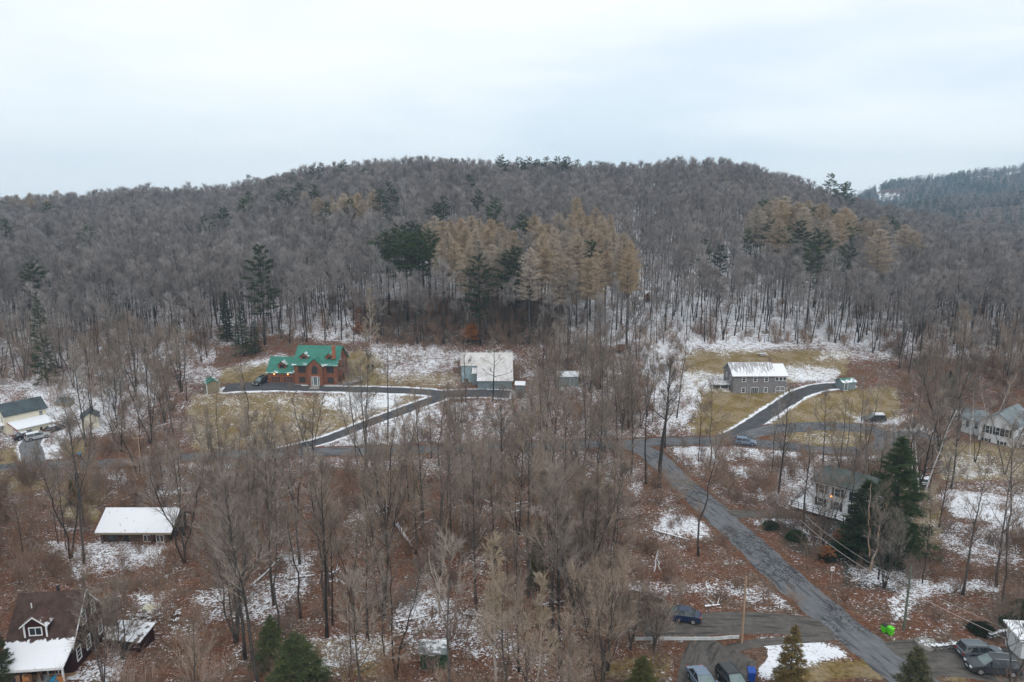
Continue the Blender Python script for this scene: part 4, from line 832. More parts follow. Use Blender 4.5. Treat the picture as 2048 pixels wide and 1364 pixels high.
def pole(px, py, hh, m1, label, arm=False, r0=.15):
    p = at(px, py); t = empty('utility_pole', p, R(18), label, 'pole')
    MB().tube([(0,0,-.6),(0,0,hh*.5),(0,0,hh)], [r0,r0*.85,r0*.65], 9).build('shaft', M[m1], t)
    if arm: MB().box(-.9,.9,-.06,.06,hh-.75,hh-.6).build('crossarm', M[m1], t); [MB().cyl((x,0,hh-.5), .05, .2).build('insulator', M['galvanised'], t) for x in (-.8,0,.8)]
    else: MB().box(-.04,.04,-r0-.12,-r0*.7,hh*.75,hh*.75+.3).build('bracket', M['galvanised'], t)
    return p
pole(1483, 1287, 8.0, 'pole_wood', 'tan wooden pole standing at the end of the guardrail')
q0 = pole(1807, 1262, 8.0, 'pole_green', 'mossy green pole at the road edge behind the lime green bins')
pole(287, 975, 10.0, 'pole_wood', 'brown wooden utility pole on the snowy verge below the road', True)
q1 = (q0[0]-31, q0[1]+38, h(q0[0]-31, q0[1]+38)); q2 = (q0[0]+17, q0[1]-28, h(q0[0]+17, q0[1]-28))
for off, z_, lab, rr in ((0, 4.9, 'pale overhead cable running from the mossy pole across the brown bank', .03), (.8, 5.4, 'thin twisted overhead cable strung just above the pale one', .02)):
    m = MB()
    for A, B in ((at(1600, 1046, 4.5), q0), (q0, q2)):
        A = np.array((A[0]+off, A[1]+off*.5, A[2]+z_)); B = np.array((B[0]+off, B[1]+off*.5, B[2]+z_)); pts = []
        for k in range(25): s = k/24; q = A*(1-s)+B*s; q[2] -= 4*.8*s*(1-s); pts.append(q)
        m.tube(pts, [rr]*25, 5)
    tag(m.build('overhead_cable', M['wire']), lab, 'cable')
p = at(1662, 1166); t = empty('road_sign', p, R(5), 'small white rectangular road sign on a thin post by the road', 'sign'); MB().tube([(0,0,-.3),(0,0,2.3)], [.035]*2, 6).build('post', M['galvanised'], t); b_ = MB().box(-.26,.26,-.07,-.045,1.75,2.35).build('sign_plate', M['sign_white'], t); MB().box(-.16,.16,-.085,-.072,1.98,2.12).build('marking', M['red_trim'], b_)
t = empty('guardrail', at(1375, 1284), 0, 'galvanised guardrail with snow behind it along the gravel lane', 'guardrail'); b0 = t.location.copy()
gp = [at(x, y) for x, y in ((1270,1288),(1310,1287),(1350,1287),(1390,1287),(1430,1287),(1460,1286),(1478,1284))]
rel = [np.array(g_)-np.array(b0) for g_ in gp]; m = MB()
for za, zb in ((.38,.50),(.53,.65),(.68,.78)): m.tube([r_+np.array((0,0,(za+zb)/2)) for r_ in rel], [.07]*len(rel), 5)
m.build('rail', M['galvanised'], t)
for r_ in rel: MB().box(r_[0]-.05, r_[0]+.05, r_[1]+.07, r_[1]+.17, r_[2]-.3, r_[2]+.78).build('post', M['pole_wood'], t)
def stonewall(pts, label, hh=.7):
    P_ = [at(*q) for q in pts]; t = empty('stone_wall', P_[0], 0, label, 'wall'); rg = random.Random(len(pts)); m = MB()
    for A, B in zip(P_, P_[1:]):
        n = max(2, int(math.dist(A, B)/.38))
        for k in range(n):
            for l in range(2):
                s = (k+rg.random()*.5)/n; x, y = A[0]+(B[0]-A[0])*s, A[1]+(B[1]-A[1])*s; c = np.array((x, y, h(x, y)+l*.33+.15))-np.array(P_[0]); r_ = rg.uniform(.2,.32)
                vv = []
                for a_, e_ in [(i*math.pi/3+rg.random()*.4, j) for j in (-.6,.6) for i in range(6)]: vv.append((c[0]+math.cos(a_)*r_*rg.uniform(.85,1.2), c[1]+math.sin(a_)*r_, c[2]+e_*r_*.7))
                m.add(vv, [(5,4,3,2,1,0),(6,7,8,9,10,11)]+[(i,(i+1)%6,(i+1)%6+6,i+6) for i in range(6)])
    m.build('stones', M['stone_wall'], t)
stonewall([(1862,1302),(1880,1300),(1905,1297),(1932,1292)], 'low dry stone wall dusted with snow beside the grey suv')
stonewall([(1978,1279),(2005,1272),(2050,1265)], 'low stone wall with snow on top behind the white shed')
for px_, py_, sc_, lab in ((1846,1292,1.0,'big grey boulder lying by the road near the low stone wall'),(1856,1290,.8,'pale tilted slab of rock leaning on the big boulder'),(1414,584+0,1.0,'dark boulder on the snowy forest floor up the slope'),(1530,666,1.1,'dark rock outcrop on the snow at the foot of a tall trunk')):
    p = at(px_, py_); m = MB(); rg = random.Random(px_); vv = [(0,0,-.4)]
    for j, (zr, rr) in enumerate(((-.1,1.0),(.4,1.05),(.8,.75))):
        for i in range(8): a_ = i*math.pi/4; q = rr*rg.uniform(.8,1.2); vv.append((math.cos(a_)*q*1.2, math.sin(a_)*q*.8, zr*rg.uniform(.85,1.15)))
    vv.append((0,0,.95)); ff = [(0,(i+1)%8+1,i+1) for i in range(8)]+[(1+j*8+i,1+j*8+(i+1)%8,9+j*8+(i+1)%8,9+j*8+i) for j in range(2) for i in range(8)]+[(17+i,17+(i+1)%8,25) for i in range(8)]
    m.add(vv, ff); o = m.build('boulder', M['rock']); o.location = p; o.scale = (sc_*.9,)*3; o.rotation_euler = (0, .2, px_); tag(o, lab, 'boulder')
# kettle grill under a blue cover beside the cream house road
p = at(153, 916); t = empty('garden_cart', p, R(20), 'black garden cart with a bright blue cover under bushes by the road', 'cart'); MB().box(-.9,.9,-.35,.35,.3,.75).build('tray', M['rail_black'], t); MB().extrude([(.2,.76),(.9,.76),(.8,1.1),(.35,1.15)], -.35, .35, 'y').build('cover', M['tarp_blue'], t); [MB().cyl((x,-.4,.22), .22, .08, 'y').build('wheel', M['tyre'], t) for x in (-.6,.6)]
for q, lab in (((101,862),'red round ball on the snow beside the cream garage'),((1832,948),'orange traffic cone on the snow beyond the birches')):
    p = at(*q); m = MB()
    if 'ball' in lab: m.tube([(0,0,.02),(0,0,.12),(0,0,.3),(0,0,.48),(0,0,.58)], [.08,.24,.31,.24,.08], 12); o = m.build('garden_ball', M['red_trim'], None, True); tag(o, lab, 'ball')
    else: m.cyl((0,0,.04), .3, .08, 'z', 4).cyl((0,0,.4), .16, .7, 'z', 12, .03); o = m.build('traffic_cone', M['orange']); tag(o, lab, 'cone')
    o.location = p
# fallen, snow topped logs
LOGS = [(790,1045,826,1098,.32,'thick straight fallen log capped with snow in the middle of the brown wood'),(1306,1062,1378,1082,.2,'long fallen trunk edged with snow below the white patch by the road'),
 (1265,1182,1335,1206,.2,'snowy fallen trunk just above the gravel lane'),(1130,1205,1075,1213,.15,'short snowy fallen log at the foot of the wide fan shaped tree'),
 (925,1232,985,1236,.18,'fallen log leading away from the broken snag'),(790,1248,870,1230,.15,'thin snowy log on the near side of the broken snag'),(850,1262,862,1236,.12,'short snowy branch before the broken snag'),
 (575,1160,628,1152,.18,'snowy fallen trunk below the leaning one'),(500,1175,560,1120,.14,'long thin fallen trunk slanting across a snow patch'),(655,1155,680,1138,.13,'crooked dead branch tipped with snow'),
 (822,1068,862,1040,.1,'thin fallen stem crossing the brown litter beyond the thick snowy log'),(575,1205,592,1180,.14,'stubby snowy log standing out on the left snow patch'),(940,990,1000,1015,.12,'half buried fallen trunk below the road'),(1010,1028,1062,1020,.12,'low fallen stem with patches of snow'),
 (1030,1010,1090,1000,.12,'grey fallen limb resting in the snow specks'),(1745,1140,1790,1165,.15,'fallen pale trunk by the tall snag'),(1700,1165,1750,1150,.12,'tangle stem lying on the snow beside the tall snag'),(1800,1232,1790,1246,.2,'cut pale log near the mossy pole'),
 (560,745,640,712,.12,'long pole lying along the snowy bank behind the brick garage'),(860,718,890,718,.2,'long plank under snow on the yard beside the barn'),(1410,1215,1440,1212,.14,'grey log at the edge of the gravel lane'),(1265,1212,1288,1212,.3,'short fat white capped log above the guardrail'),
 (240,1002,280,990,.15,'fallen stem on the snowy verge under the utility pole'),(1650,1085,1610,1068,.16,'railing like log along the snowy path by the deck'),(1440,975,1478,992,.1,'thin fallen stem on the snow triangle between the roads'),(1575,690,1640,672,.15,'fallen trunk on the snow at the foot of the hill'),(1545,660,1600,668,.12,'dark fallen trunk lying up the snowy slope')]
for x0, y0, x1, y1, r_, lab in LOGS:
    A, B = np.array(at(x0, y0)), np.array(at(x1, y1)); n = 7; rg = random.Random(x0); pts = []
    for k in range(n):
        q = A+(B-A)*k/(n-1); q[0] += rg.uniform(-.12,.12); q[2] = h(q[0], q[1])+r_*.7+rg.uniform(0,.08); pts.append(q-A)
    m = MB().tube(pts, [r_*(1-.5*k/(n-1)) for k in range(n)], 7)
    for k in range(3): i = rg.randint(2, n-2); d = np.array((rg.uniform(-1,1), rg.uniform(-1,1), rg.uniform(.1,.6))); m.tube([pts[i], pts[i]+d*.7, pts[i]+d*1.3], [r_*.4, r_*.25, .02], 5)
    o = m.build('fallen_log', M['log_bark']); o.location = A; tag(o, lab, 'log')
# ---------------------------------------------------------------- trees
class TM:
    """vectorised twig triangles plus tubes, one mesh"""
    def __init__(s): s.mb = MB(); s.tv = []; s.nt = 0; s.tm = []
    def tris(s, base, d, ln, w, rg, mi=0):
        n = len(base)
        if not n: return
        side = np.cross(d, rg.normal(size=(n,3))); side /= np.linalg.norm(side, axis=1)[:, None]+1e-9
        w = np.broadcast_to(np.asarray(w, float), (n,))[:, None]; ln = np.broadcast_to(np.asarray(ln, float), (n,))[:, None]
        s.tv.append(np.stack([base-side*w/2, base+side*w/2, base+d*ln], 1)); s.tm.append(np.full(n, mi))
    def mesh(s, name, mats):
        v0 = np.array(s.mb.v, float).reshape(-1, 3); f0 = s.mb.f; tv = np.concatenate(s.tv).reshape(-1, 3) if s.tv else np.zeros((0,3)); tm = np.concatenate(s.tm) if s.tm else np.zeros(0, int)
        V = np.concatenate([v0, tv]); nt_ = len(tv)//3
        loops = np.concatenate([np.array([i for f in f0 for i in f], int), np.arange(nt_*3)+len(v0)]); cnt = np.concatenate([np.array([len(f) for f in f0], int), np.full(nt_, 3)])
        me = bpy.data.meshes.new(name); me.vertices.add(len(V)); me.vertices.foreach_set('co', V.astype(np.float32).ravel())
        me.loops.add(len(loops)); me.loops.foreach_set('vertex_index', loops.astype(np.int32)); me.polygons.add(len(cnt))
        me.polygons.foreach_set('loop_start', np.concatenate([[0], np.cumsum(cnt)[:-1]]).astype(np.int32))
        for m in mats: me.materials.append(M[m])
        if len(mats) > 1: me.polygons.foreach_set('material_index', np.concatenate([np.array(s.mb.m, int), tm]).astype(np.int32))
        me.update(); return me
def unit(v): return v/(np.linalg.norm(v, axis=-1, keepdims=True)+1e-9)
def jitter_dir(d, ang, rg):
    """turn each direction by about ang"""
    r = unit(np.cross(d, rg.normal(size=d.shape))); a = np.broadcast_to(np.asarray(ang), d.shape[:1])[:, None]; return unit(d*np.cos(a)+r*np.sin(a))
def bare_tree(seed, Ht=18, cb=.42, spread=3.6, n1=16, n2=7, n3=8, n4=6, asc=(.75,1.15), r0=.2, tw=(.05,.032), wob=.25, fork=0, straight=True, a3=(.2,.6), a4=(.2,.7)):
    """trunk+limbs mesh parts and crown of twigs; returns (TM trunk, TM crown)"""
    rg = np.random.default_rng(seed); T = TM(); K = TM(); stems = []
    nst = max(1, fork)
    for q in range(nst):
        K_ = 11; zs = np.linspace(0, 1, K_); lean = rg.normal(0, .03, 2) if nst == 1 else np.array([math.cos(q*2.4), math.sin(q*2.4)])*rg.uniform(.14, .3)
        off = np.cumsum(rg.normal(0, wob/3, (K_, 2)), 0); off -= off[0]
        hq = Ht*(1 if q == 0 else rg.uniform(.8, .97))
        P = np.stack([off[:,0]+lean[0]*hq*zs**(1.15), off[:,1]+lean[1]*hq*zs**1.15, zs*hq], -1); rr = r0*(1-zs*.88)*(1 if nst == 1 else .72); rr[0] *= 1.35; P[0,2] = -.6
        T.mb.tube(P, rr, 7); stems.append((P, rr, hq))
    ld = []; lb = []; ll = []; lr = []   # collected level-2 branches
    for P, rr, hq in stems:
        m1 = n1 if nst == 1 else max(6, int(n1*.7))
        for i in range(m1):
            t = cb+(1-cb)*((i+rg.random())/m1)**.9*.98; k = t*(len(P)-1); a = int(min(k, len(P)-2)); p0 = P[a]*(1-(k-a))+P[a+1]*(k-a); r_ = rr[a]*(1-(k-a))+rr[a+1]*(k-a)
            az = i*2.4+rg.normal(0, .5); f = (t-cb)/(1-cb); L_ = spread*(1.15-.75*f)*rg.uniform(.65, 1.2)*(1 if straight else 1.15); el = asc[0]+(asc[1]-asc[0])*f+rg.normal(0, .1)
            d = np.array([math.cos(az)*math.cos(el), math.sin(az)*math.cos(el), math.sin(el)]); pts = [p0]; dd = d.copy()
            for s_ in range(4): dd = unit(dd+np.array([0,0,.10])+rg.normal(0, .10, 3)); pts.append(pts[-1]+dd*L_/4)
            T.mb.tube(pts, [r_*.55, r_*.42, r_*.3, r_*.2, .012], 4, False)
            for j in range(n2):
                s_ = .2+.8*(j+rg.random())/n2; kk = s_*4; b_ = int(min(kk, 3)); q = pts[b_]*(1-(kk-b_))+pts[b_+1]*(kk-b_); dirn = unit(pts[b_+1]-pts[b_])
                ld.append(dirn); lb.append(q); ll.append(max(.5, L_*.42*(1.25-s_)*rg.uniform(.7, 1.3))); lr.append(r_*.22)
        for j in range(n2):   # the leader
            ld.append(unit(P[-1]-P[-2])); lb.append(P[-1]*(1-j*.02)+P[-2]*j*.02); ll.append(spread*.3*rg.uniform(.6,1.2)); lr.append(.02)
    ld = np.array(ld); lb = np.array(lb); ll = np.array(ll); d2 = jitter_dir(ld, rg.uniform(.3, .75, len(ld)), rg); d2 = unit(d2+np.array([0,0,.12]))
    K.tris(lb, d2, ll, tw[0]*1.6, rg)
    def child(b_, d_, l_, n, lo, hi, lf):
        s_ = rg.uniform(.12, 1, (len(b_), n)); B = (b_[:,None,:]+d_[:,None,:]*(l_[:,None]*s_)[...,None]).reshape(-1,3); D = np.repeat(d_, n, 0); Ln = (np.repeat(l_, n)*lf*(1.3-s_.ravel()*.7))*rg.uniform(.6,1.4,len(B))
        D = unit(jitter_dir(D, rg.uniform(lo, hi, len(B)), rg)+np.array([0,0,.07])); return B, D, Ln
    b3, d3, l3 = child(lb, d2, ll, n3, a3[0], a3[1], .75); K.tris(b3, d3, l3, tw[0], rg)
    b4, d4, l4 = child(b3, d3, l3, n4, a4[0], a4[1], .7); K.tris(b4, d4, l4, tw[1], rg)
    return T, K
def conifer(seed, Ht=18, cb=.25, wid=3.2, kind='pine', n=70, tuft=30, nl=.38, nw=.07, r0=.22):
    rg = np.random.default_rng(seed); T = TM(); K = TM(); zs = np.linspace(0, 1, 8); off = np.cumsum(rg.normal(0, .05, (8,2)), 0); off -= off[0]
    P = np.stack([off[:,0], off[:,1], zs*Ht], -1); P[0,2] = -.6; T.mb.tube(P, r0*(1-zs*.93), 7)
    for i in range(n):
        f = ((i+rg.random()*.8)/n); t = cb+(1-cb)*f; z = t*Ht; c = np.array([np.interp(t, zs, off[:,0]), np.interp(t, zs, off[:,1]), z])
        if kind == 'pine': L_ = wid*(.55+.65*math.sin(min(1, f*1.15)*math.pi*.9)**.8)*rg.uniform(.5,1.15)*(1-f**3*.55); el = -.05+.55*f+rg.normal(0,.12)
        elif kind == 'larch': L_ = wid*(1-f**2.3)**.8*rg.uniform(.55,1.1)+.2; el = .12+.55*f+rg.normal(0,.1)
        else: L_ = wid*(1-f)**.85*rg.uniform(.75,1.08)+.18; el = -.35+.6*f+rg.normal(0,.07)
        az = i*2.4+rg.normal(0,.3); d = np.array([math.cos(az)*math.cos(el), math.sin(az)*math.cos(el), math.sin(el)])
        curve = .12 if kind != 'spruce' else .22
        mid = c+d*L_*.5; tip = c+d*L_+np.array([0,0,L_*curve]); T.mb.tube([c, mid, tip], [.05, .03, .01], 3, False)
        nt_ = max(4, int(tuft*L_/wid)); s_ = rg.uniform(.15 if kind != 'pine' else .35, 1.0, nt_)**.75
        B = c+(tip-c)*s_[:,None]+rg.normal(0, .10*L_**.5, (nt_,3))*np.array([1,1,.5]); side = np.cross(d, [0,0,1]); B = B+side*(rg.uniform(-1,1,nt_)*(1-s_*.6)*L_*(.30 if kind != 'larch' else .34))[:,None]
        k = 5 if kind != 'larch' else 4; B = np.repeat(B, k, 0); D = unit(rg.normal(size=(len(B),3))*np.array([1,1,.6])+d*.8+np.array([0,0,{'pine':.6,'spruce':-.05,'larch':.25}[kind]])); K.tris(B, D, rg.uniform(.6,1.3,len(B))*nl, nw, rg)
    return T, K
PROTO = bpy.data.collections.new('prototypes')   # never linked: sources only
def part_proto(T, K, tn, bark, leaf): return T.mesh(tn+'_trunk', [bark]), K.mesh(tn+'_crown', [leaf])
def joined(T, K, name, bark, leaf):
    A = TM(); A.mb = T.mb; A.tv = K.tv; A.tm = [np.ones(len(x), int) for x in K.tm]; me = A.mesh(name, [bark, leaf]); o = bpy.data.objects.new(name, me); PROTO.objects.link(o); return o
TW = (.03, .019)
BARE = [bare_tree(1, 18, .34, 5.6, 16, 7, 6, 4, (.75,1.2), .17, TW), bare_tree(2, 19, .30, 6.0, 17, 6, 6, 4, (.65,1.2), .18, TW), bare_tree(3, 17, .48, 4.6, 14, 7, 6, 4, (.55,1.15), .16, TW), bare_tree(4, 17, .28, 5.6, 16, 7, 6, 4, (.7,1.2), .19, TW, fork=2, wob=.5), bare_tree(5, 15, .2, 5.4, 16, 7, 6, 4, (.75,1.25), .16, TW, fork=4, wob=.5), bare_tree(6, 20, .5, 4.8, 15, 7, 6, 4, (.5,1.15), .18, TW), bare_tree(7, 13, .3, 3.6, 12, 6, 5, 4, (.75,1.25), .085, TW), bare_tree(8, 16, .2, 7.4, 22, 8, 7, 4, (.4,1.2), .28, TW, fork=2, wob=.7), bare_tree(9, 18, .4, 5.0, 15, 7, 6, 4, (.3,1.1), .17, TW, wob=.7), bare_tree(10, 16, .15, 5.0, 17, 7, 6, 4, (.8,1.25), .17, TW, fork=3, wob=.6)]
BARE_ME = [part_proto(T, K, 'bare_tree', 'bark' if i % 3 else 'bark_dark', 'twig') for i, (T, K) in enumerate(BARE)]
def individual(name, meshes, loc, rz, sc, label, cat, group=None, sz=None):
    t = empty(name, loc, rz, label, cat, group); t.scale = (sc, sc, sz or sc)
    for pn, me in zip(('trunk', 'crown'), meshes):
        if me is None: continue
        o = bpy.data.objects.new(pn, me); C.objects.link(o); o.parent = t
    return t
ONES = ['', 'first', 'second', 'third', 'fourth', 'fifth', 'sixth', 'seventh', 'eighth', 'ninth', 'tenth', 'eleventh', 'twelfth', 'thirteenth', 'fourteenth', 'fifteenth', 'sixteenth', 'seventeenth', 'eighteenth', 'nineteenth']
TENS = {2: ('twenty', 'twentieth'), 3: ('thirty', 'thirtieth'), 4: ('forty', 'fortieth'), 5: ('fifty', 'fiftieth'), 6: ('sixty', 'sixtieth'), 7: ('seventy', 'seventieth')}
def ordinal(n): return ONES[n] if n < 20 else TENS[n//10][1] if n % 10 == 0 else TENS[n//10][0]+'-'+ONES[n % 10]

# ---- conifers and larches placed where their tops show
def z1(x, y): return (x/2.926, 300+y/2.926)
def z2(x, y): return (650+x/2.926, 300+y/2.926)
def z3(x, y): return (1350+x/2.934, 300+y/2.934)
PINES = [conifer(11, 20, .42, 3.4, 'pine', 60, 26, .5, .12), conifer(12, 19, .5, 3.8, 'pine', 55, 28, .5, .12), conifer(13, 18, .30, 3.0, 'pine', 60, 26, .5, .12)]
PINE_ME = [part_proto(T, K, 'pine_tree', 'bark_dark', 'pine') for T, K in PINES]
SPR = [conifer(21, 15, .06, 3.0, 'spruce', 95, 40, .34, .09), conifer(22, 13, .08, 2.4, 'spruce', 85, 36, .34, .09)]
SPR_ME = [part_proto(T, K, 'spruce_tree', 'bark_dark', 'spruce') for T, K in SPR]
LAR = [conifer(31, 21, .5, 2.9, 'larch', 95, 34, .6, .045, .2), conifer(32, 20, .58, 2.5, 'larch', 85, 32, .6, .045, .2), conifer(33, 20, .45, 2.9, 'larch', 95, 34, .6, .045, .2), conifer(34, 22, .62, 2.6, 'larch', 80, 32, .65, .045, .2)]
LAR_ME = [part_proto(T, K, 'larch_tree', 'bark', 'larch') for T, K in LAR]
taken = []
def by_top(lst, meshes, hh, name, lab, cat, group, hts, wsc=1.0):
    rg = random.Random(len(lst)*31+int(hh)); items = []
    for i, (px, py) in enumerate(lst):
        k = rg.randrange(len(meshes)); s = hh/hts[k]*rg.uniform(.93, 1.07); items.append((px, py, k, s))
    items.sort()
    for i, (px, py, k, s) in enumerate(items):
        p = at(px, py+1, hts[k]*s)
        while p[1] > 505 and 'skyline' in group+'skyline'*(group.startswith('tan larches at')) and s < 2.2: s *= 1.06; p = at(px, py+1, hts[k]*s)
        taken.append((p[0], p[1], 5.0 if name == 'pine_tree' or hh < 20 else 4.2))
        individual(name, meshes[k], p, rg.random()*6.28, s*wsc, lab.replace('#', ordinal(i+1)), cat, group, s)
HP = [20, 19, 18]; HL = [21, 20, 20, 22]; HS = [15, 13]
by_top([z1(*q) for q in [(40,265),(100,265),(170,250),(330,235),(270,290),(180,290),(120,290),(225,262)]], LAR_ME, 21, 'larch_tree', '# tan larch from the picture edge among those on the far ridge end', 'larch', 'tan larches at the far end of the ridge', HL, 1.3)
by_top([z1(*q) for q in [(1780,245),(1860,280),(1950,315),(2015,260),(1930,270)]]+[z2(*q) for q in [(60,315),(110,260),(190,255),(280,235),(20,270),(160,280),(215,300)]], LAR_ME, 23, 'larch_tree', '# tan larch from the ridge end within the loose group high up among lone pines', 'larch', 'loose tan larches high on the slope', HL, 1.35)
L1 = [(640,390),(690,420),(740,415),(790,400),(850,385),(905,405),(970,405),(1035,425),(1100,475),(1230,385),(1270,440),(1310,430),(1370,370),(1475,280),(1490,340),(1440,380),(1580,335),(1620,385),(1540,390),(1670,380),(1690,480),(1750,490),(1790,540),(1650,510),(720,480),(820,450),(880,470),(950,460),(1010,490),(940,590),(1200,580),(1340,520),(1400,480),(1540,640),(1480,500),(1650,590),(1290,570),(1270,490),(1380,600),(1720,560),(1780,600),(1630,430),(1560,440),(1500,420),(1350,460),(1250,440),(680,540),(760,540),(840,560),(600,430),(1600,480),(1440,560),(980,560),(1050,540),(900,530),(1430,640),(1590,600)]
by_top([z2(*q) for q in L1], LAR_ME, 26, 'larch_tree', '# larch from the dark pine clump in the tan larch plantation', 'larch', 'tan larch plantation above the barn', HL, 1.12)
by_top([z3(*q) for q in [(490,330),(590,280),(650,275),(730,310),(790,295),(870,315),(620,410),(1000,340),(1040,370),(900,410),(1160,415),(1130,400),(1210,470),(1360,440),(1410,480),(680,330),(560,300),(960,380),(1230,390),(620,300),(760,340)]], LAR_ME, 27, 'larch_tree', '# larch counting from the plantation within the tan grove mixed with green pines', 'larch', 'tan larches mixed with pines above the grey house', HL, 1.35)
by_top([z1(*q) for q in [(1820,100),(1875,75),(2010,65),(1720,130),(1590,155),(1450,145)]]+[z2(*q) for q in [(1030,35),(1135,45),(1195,50),(1300,40),(1240,55),(1360,45),(1415,40),(1480,55),(1550,65),(1620,70),(1740,70)]]+[z3(*q) for q in [(920,140),(1010,190),(985,200)]], PINE_ME, 21, 'pine_tree', '# dark pine along the skyline of the ridge, counted towards the distant blue hill', 'pine', 'pines on the skyline', HP)
by_top([z3(*q) for q in [(1275,240),(1480,300),(1415,310),(1590,320),(1680,340),(1775,370),(1860,380),(1640,350),(1540,455),(1950,380)]], PINE_ME, 20, 'pine_tree', '# pine on the descending shoulder before the blue hills, counted from the notch', 'pine', 'pines on the descending shoulder', HP)
by_top([z2(*q) for q in [(500,430),(430,450),(570,450),(610,480),(360,490),(470,505),(545,500)]], [PINE_ME[1]], 25, 'pine_tree', '# broad dark pine of the clump that ends the larch plantation', 'pine', 'dark pine clump beside the larches', [19], 1.35)
by_top([z2(*q) for q in [(1150,380),(1190,410),(1110,570),(1560,535),(905,620),(1080,600)]], PINE_ME, 25, 'pine_tree', '# dark pine from the clump standing inside the tan larch plantation', 'pine', 'single pines inside the larch plantation', HP, 1.15)
by_top([z1(*q) for q in [(510,455),(1305,345),(1190,395),(1450,245),(1420,290),(1650,230),(1700,260),(1750,200),(1840,205),(1905,310),(25,405),(190,670)]]+[z2(*q) for q in [(690,270),(650,320),(1000,295),(895,235),(840,145),(230,110),(370,200),(395,235),(320,230),(145,290)]], PINE_ME, 23, 'pine_tree', '# lone green pine across the upper bare slope, counted towards the larches', 'pine', 'scattered pines on the bare slope', HP, .95)
by_top([z1(*q) for q in [(270,310),(330,330),(370,245),(0,300)]], PINE_ME, 21, 'pine_tree', '# dark pine from the picture edge under the far ridge larches', 'pine', 'pines under the far ridge larches', HP, 1.3)
by_top([z3(*q) for q in [(1640-815,340),(930,355),(980,420),(860,460),(740,420),(660,450),(560,420),(520,300),(1260,385),(1290,420),(1110,400),(1020,560),(850,490),(810,570)]], PINE_ME, 24, 'pine_tree', '# green pine in the mixed grove above the grey house, counted from the larch plantation', 'pine', 'green pines of the mixed grove', HP, 1.2)
by_top([z3(*q) for q in [(430,465),(175,525),(265,560)]], [PINE_ME[2]], 22, 'pine_tree', '# slim yellowish pine among tall bare trunks, from the larch side', 'pine', 'slim yellowish pines among the trunks', [18], .8)
def spot(px, py, top, meshes, hh0, name, lab, cat, grp=None, wsc=1.0, rz=1.0, r=2.5, at_=None):
    """a tree by its base pixel and the pixel row of its top"""
    p = at_ or at(px, py); s = (py-top)*mpp(p)/.96/hh0; taken.append((p[0], p[1], r)); return individual(name, meshes, p, rz, s*wsc, lab, cat, grp, s)
spot(530, 690, 503, PINE_ME[2], 18, 'pine_tree', 'tall dark pine standing behind the brick garage wing, its crown high above the others', 'pine', wsc=1.0)
spot(455, 685, 588, SPR_ME[1], 13, 'spruce_tree', 'slim dark conifer farther from the brick house, beside the tall pine', 'spruce', wsc=.9)
spot(488, 712, 618, SPR_ME[0], 15, 'spruce_tree', 'broad dark spruce in front of the tall pine behind the brick garage', 'spruce', wsc=1.25)
spot(512, 708, 640, SPR_ME[0], 15, 'spruce_tree', 'smaller dark spruce nearest the brick garage wing', 'spruce', wsc=1.1, rz=2)
spot(97, 772, 592, SPR_ME[0], 15, 'spruce_tree', 'narrow very dark spruce on the snowy slope behind the cream house', 'spruce', wsc=.75)
spot(1895, 800, 742, SPR_ME[1], 13, 'spruce_tree', 'shaggy brown green conifer behind the rambling white house', 'spruce', wsc=2.0)
NS = [conifer(41, 16, .05, 4.0, 'spruce', 150, 90, .40, .075), conifer(42, 14, .05, 3.6, 'spruce', 130, 80, .40, .075)]
NS_ME = [part_proto(T, K, 'spruce_tree', 'bark_dark', 'spruce') for T, K in NS]
spot(1781, 1108, 873, NS_ME[0], 16, 'spruce_tree', 'tallest dark spruce, its pointed top against the loop road', 'spruce', wsc=1.35, r=4)
spot(1722, 1115, 958, NS_ME[1], 14, 'spruce_tree', 'lower bushy dark spruce hiding the corner of the shuttered white house', 'spruce', wsc=1.4, r=3.5)
spot(1758, 1122, 1000, NS_ME[1], 14, 'spruce_tree', 'dark spruce squeezed between the two bigger spruces', 'spruce', wsc=1.7, rz=3, r=3)
CED = [conifer(51, 8, .04, 2.4, 'spruce', 110, 70, .30, .06, .12)]; CED_ME = part_proto(*CED[0], 'cedar_tree', 'bark', 'cedar')
b2 = conifer(52, 8, .04, 2.0, 'spruce', 90, 60, .30, .06, .12); CEDB_ME = part_proto(*b2, 'cedar_tree', 'bark', 'cedar_brown'); b3 = conifer(53, 8, .06, 2.6, 'spruce', 90, 48, .34, .07, .12); DKC_ME = part_proto(*b3, 'pine_shrub', 'bark', 'conifer_olive')
spot(1285, 1400, 1308, CED_ME, 8, 'cedar_tree', 'bright yellow green cedar rising at the picture bottom beside the steel blue car', 'cedar', wsc=1.5)
spot(1578, 1405, 1248, CEDB_ME, 8, 'cedar_tree', 'brownish cedar before the snowy yard by the blue bin', 'cedar', wsc=.95)
spot(1822, 1420, 1288, CED_ME, 8, 'cedar_tree', 'olive cedar overlapping the road at the picture bottom', 'cedar', wsc=1.2, rz=2)
spot(1076, 1170, 1040, CED_ME, 8, 'cedar_tree', 'thin yellowish green conifer alone among brown bare trees', 'cedar', wsc=.6, rz=.4)
spot(545, 1330, 1228, DKC_ME, 8, 'pine_tree', 'dark green conifer at the end of a thicket in the lower wood', 'pine', wsc=1.2)
spot(600, 1385, 1262, DKC_ME, 8, 'pine_tree', 'wide bushy olive green conifer at the picture bottom behind grey branches', 'pine', wsc=1.7, rz=2)
spot(10, 1380, 1262, DKC_ME, 8, 'pine_tree', 'green conifer in the corner beside the maroon house', 'pine', wsc=.8, rz=1)
spot(148, 1010, 960, CED_ME, 8, 'cedar_tree', 'small yellow green cedar on the grass near the long cabin', 'cedar', wsc=1.0, rz=1.7)
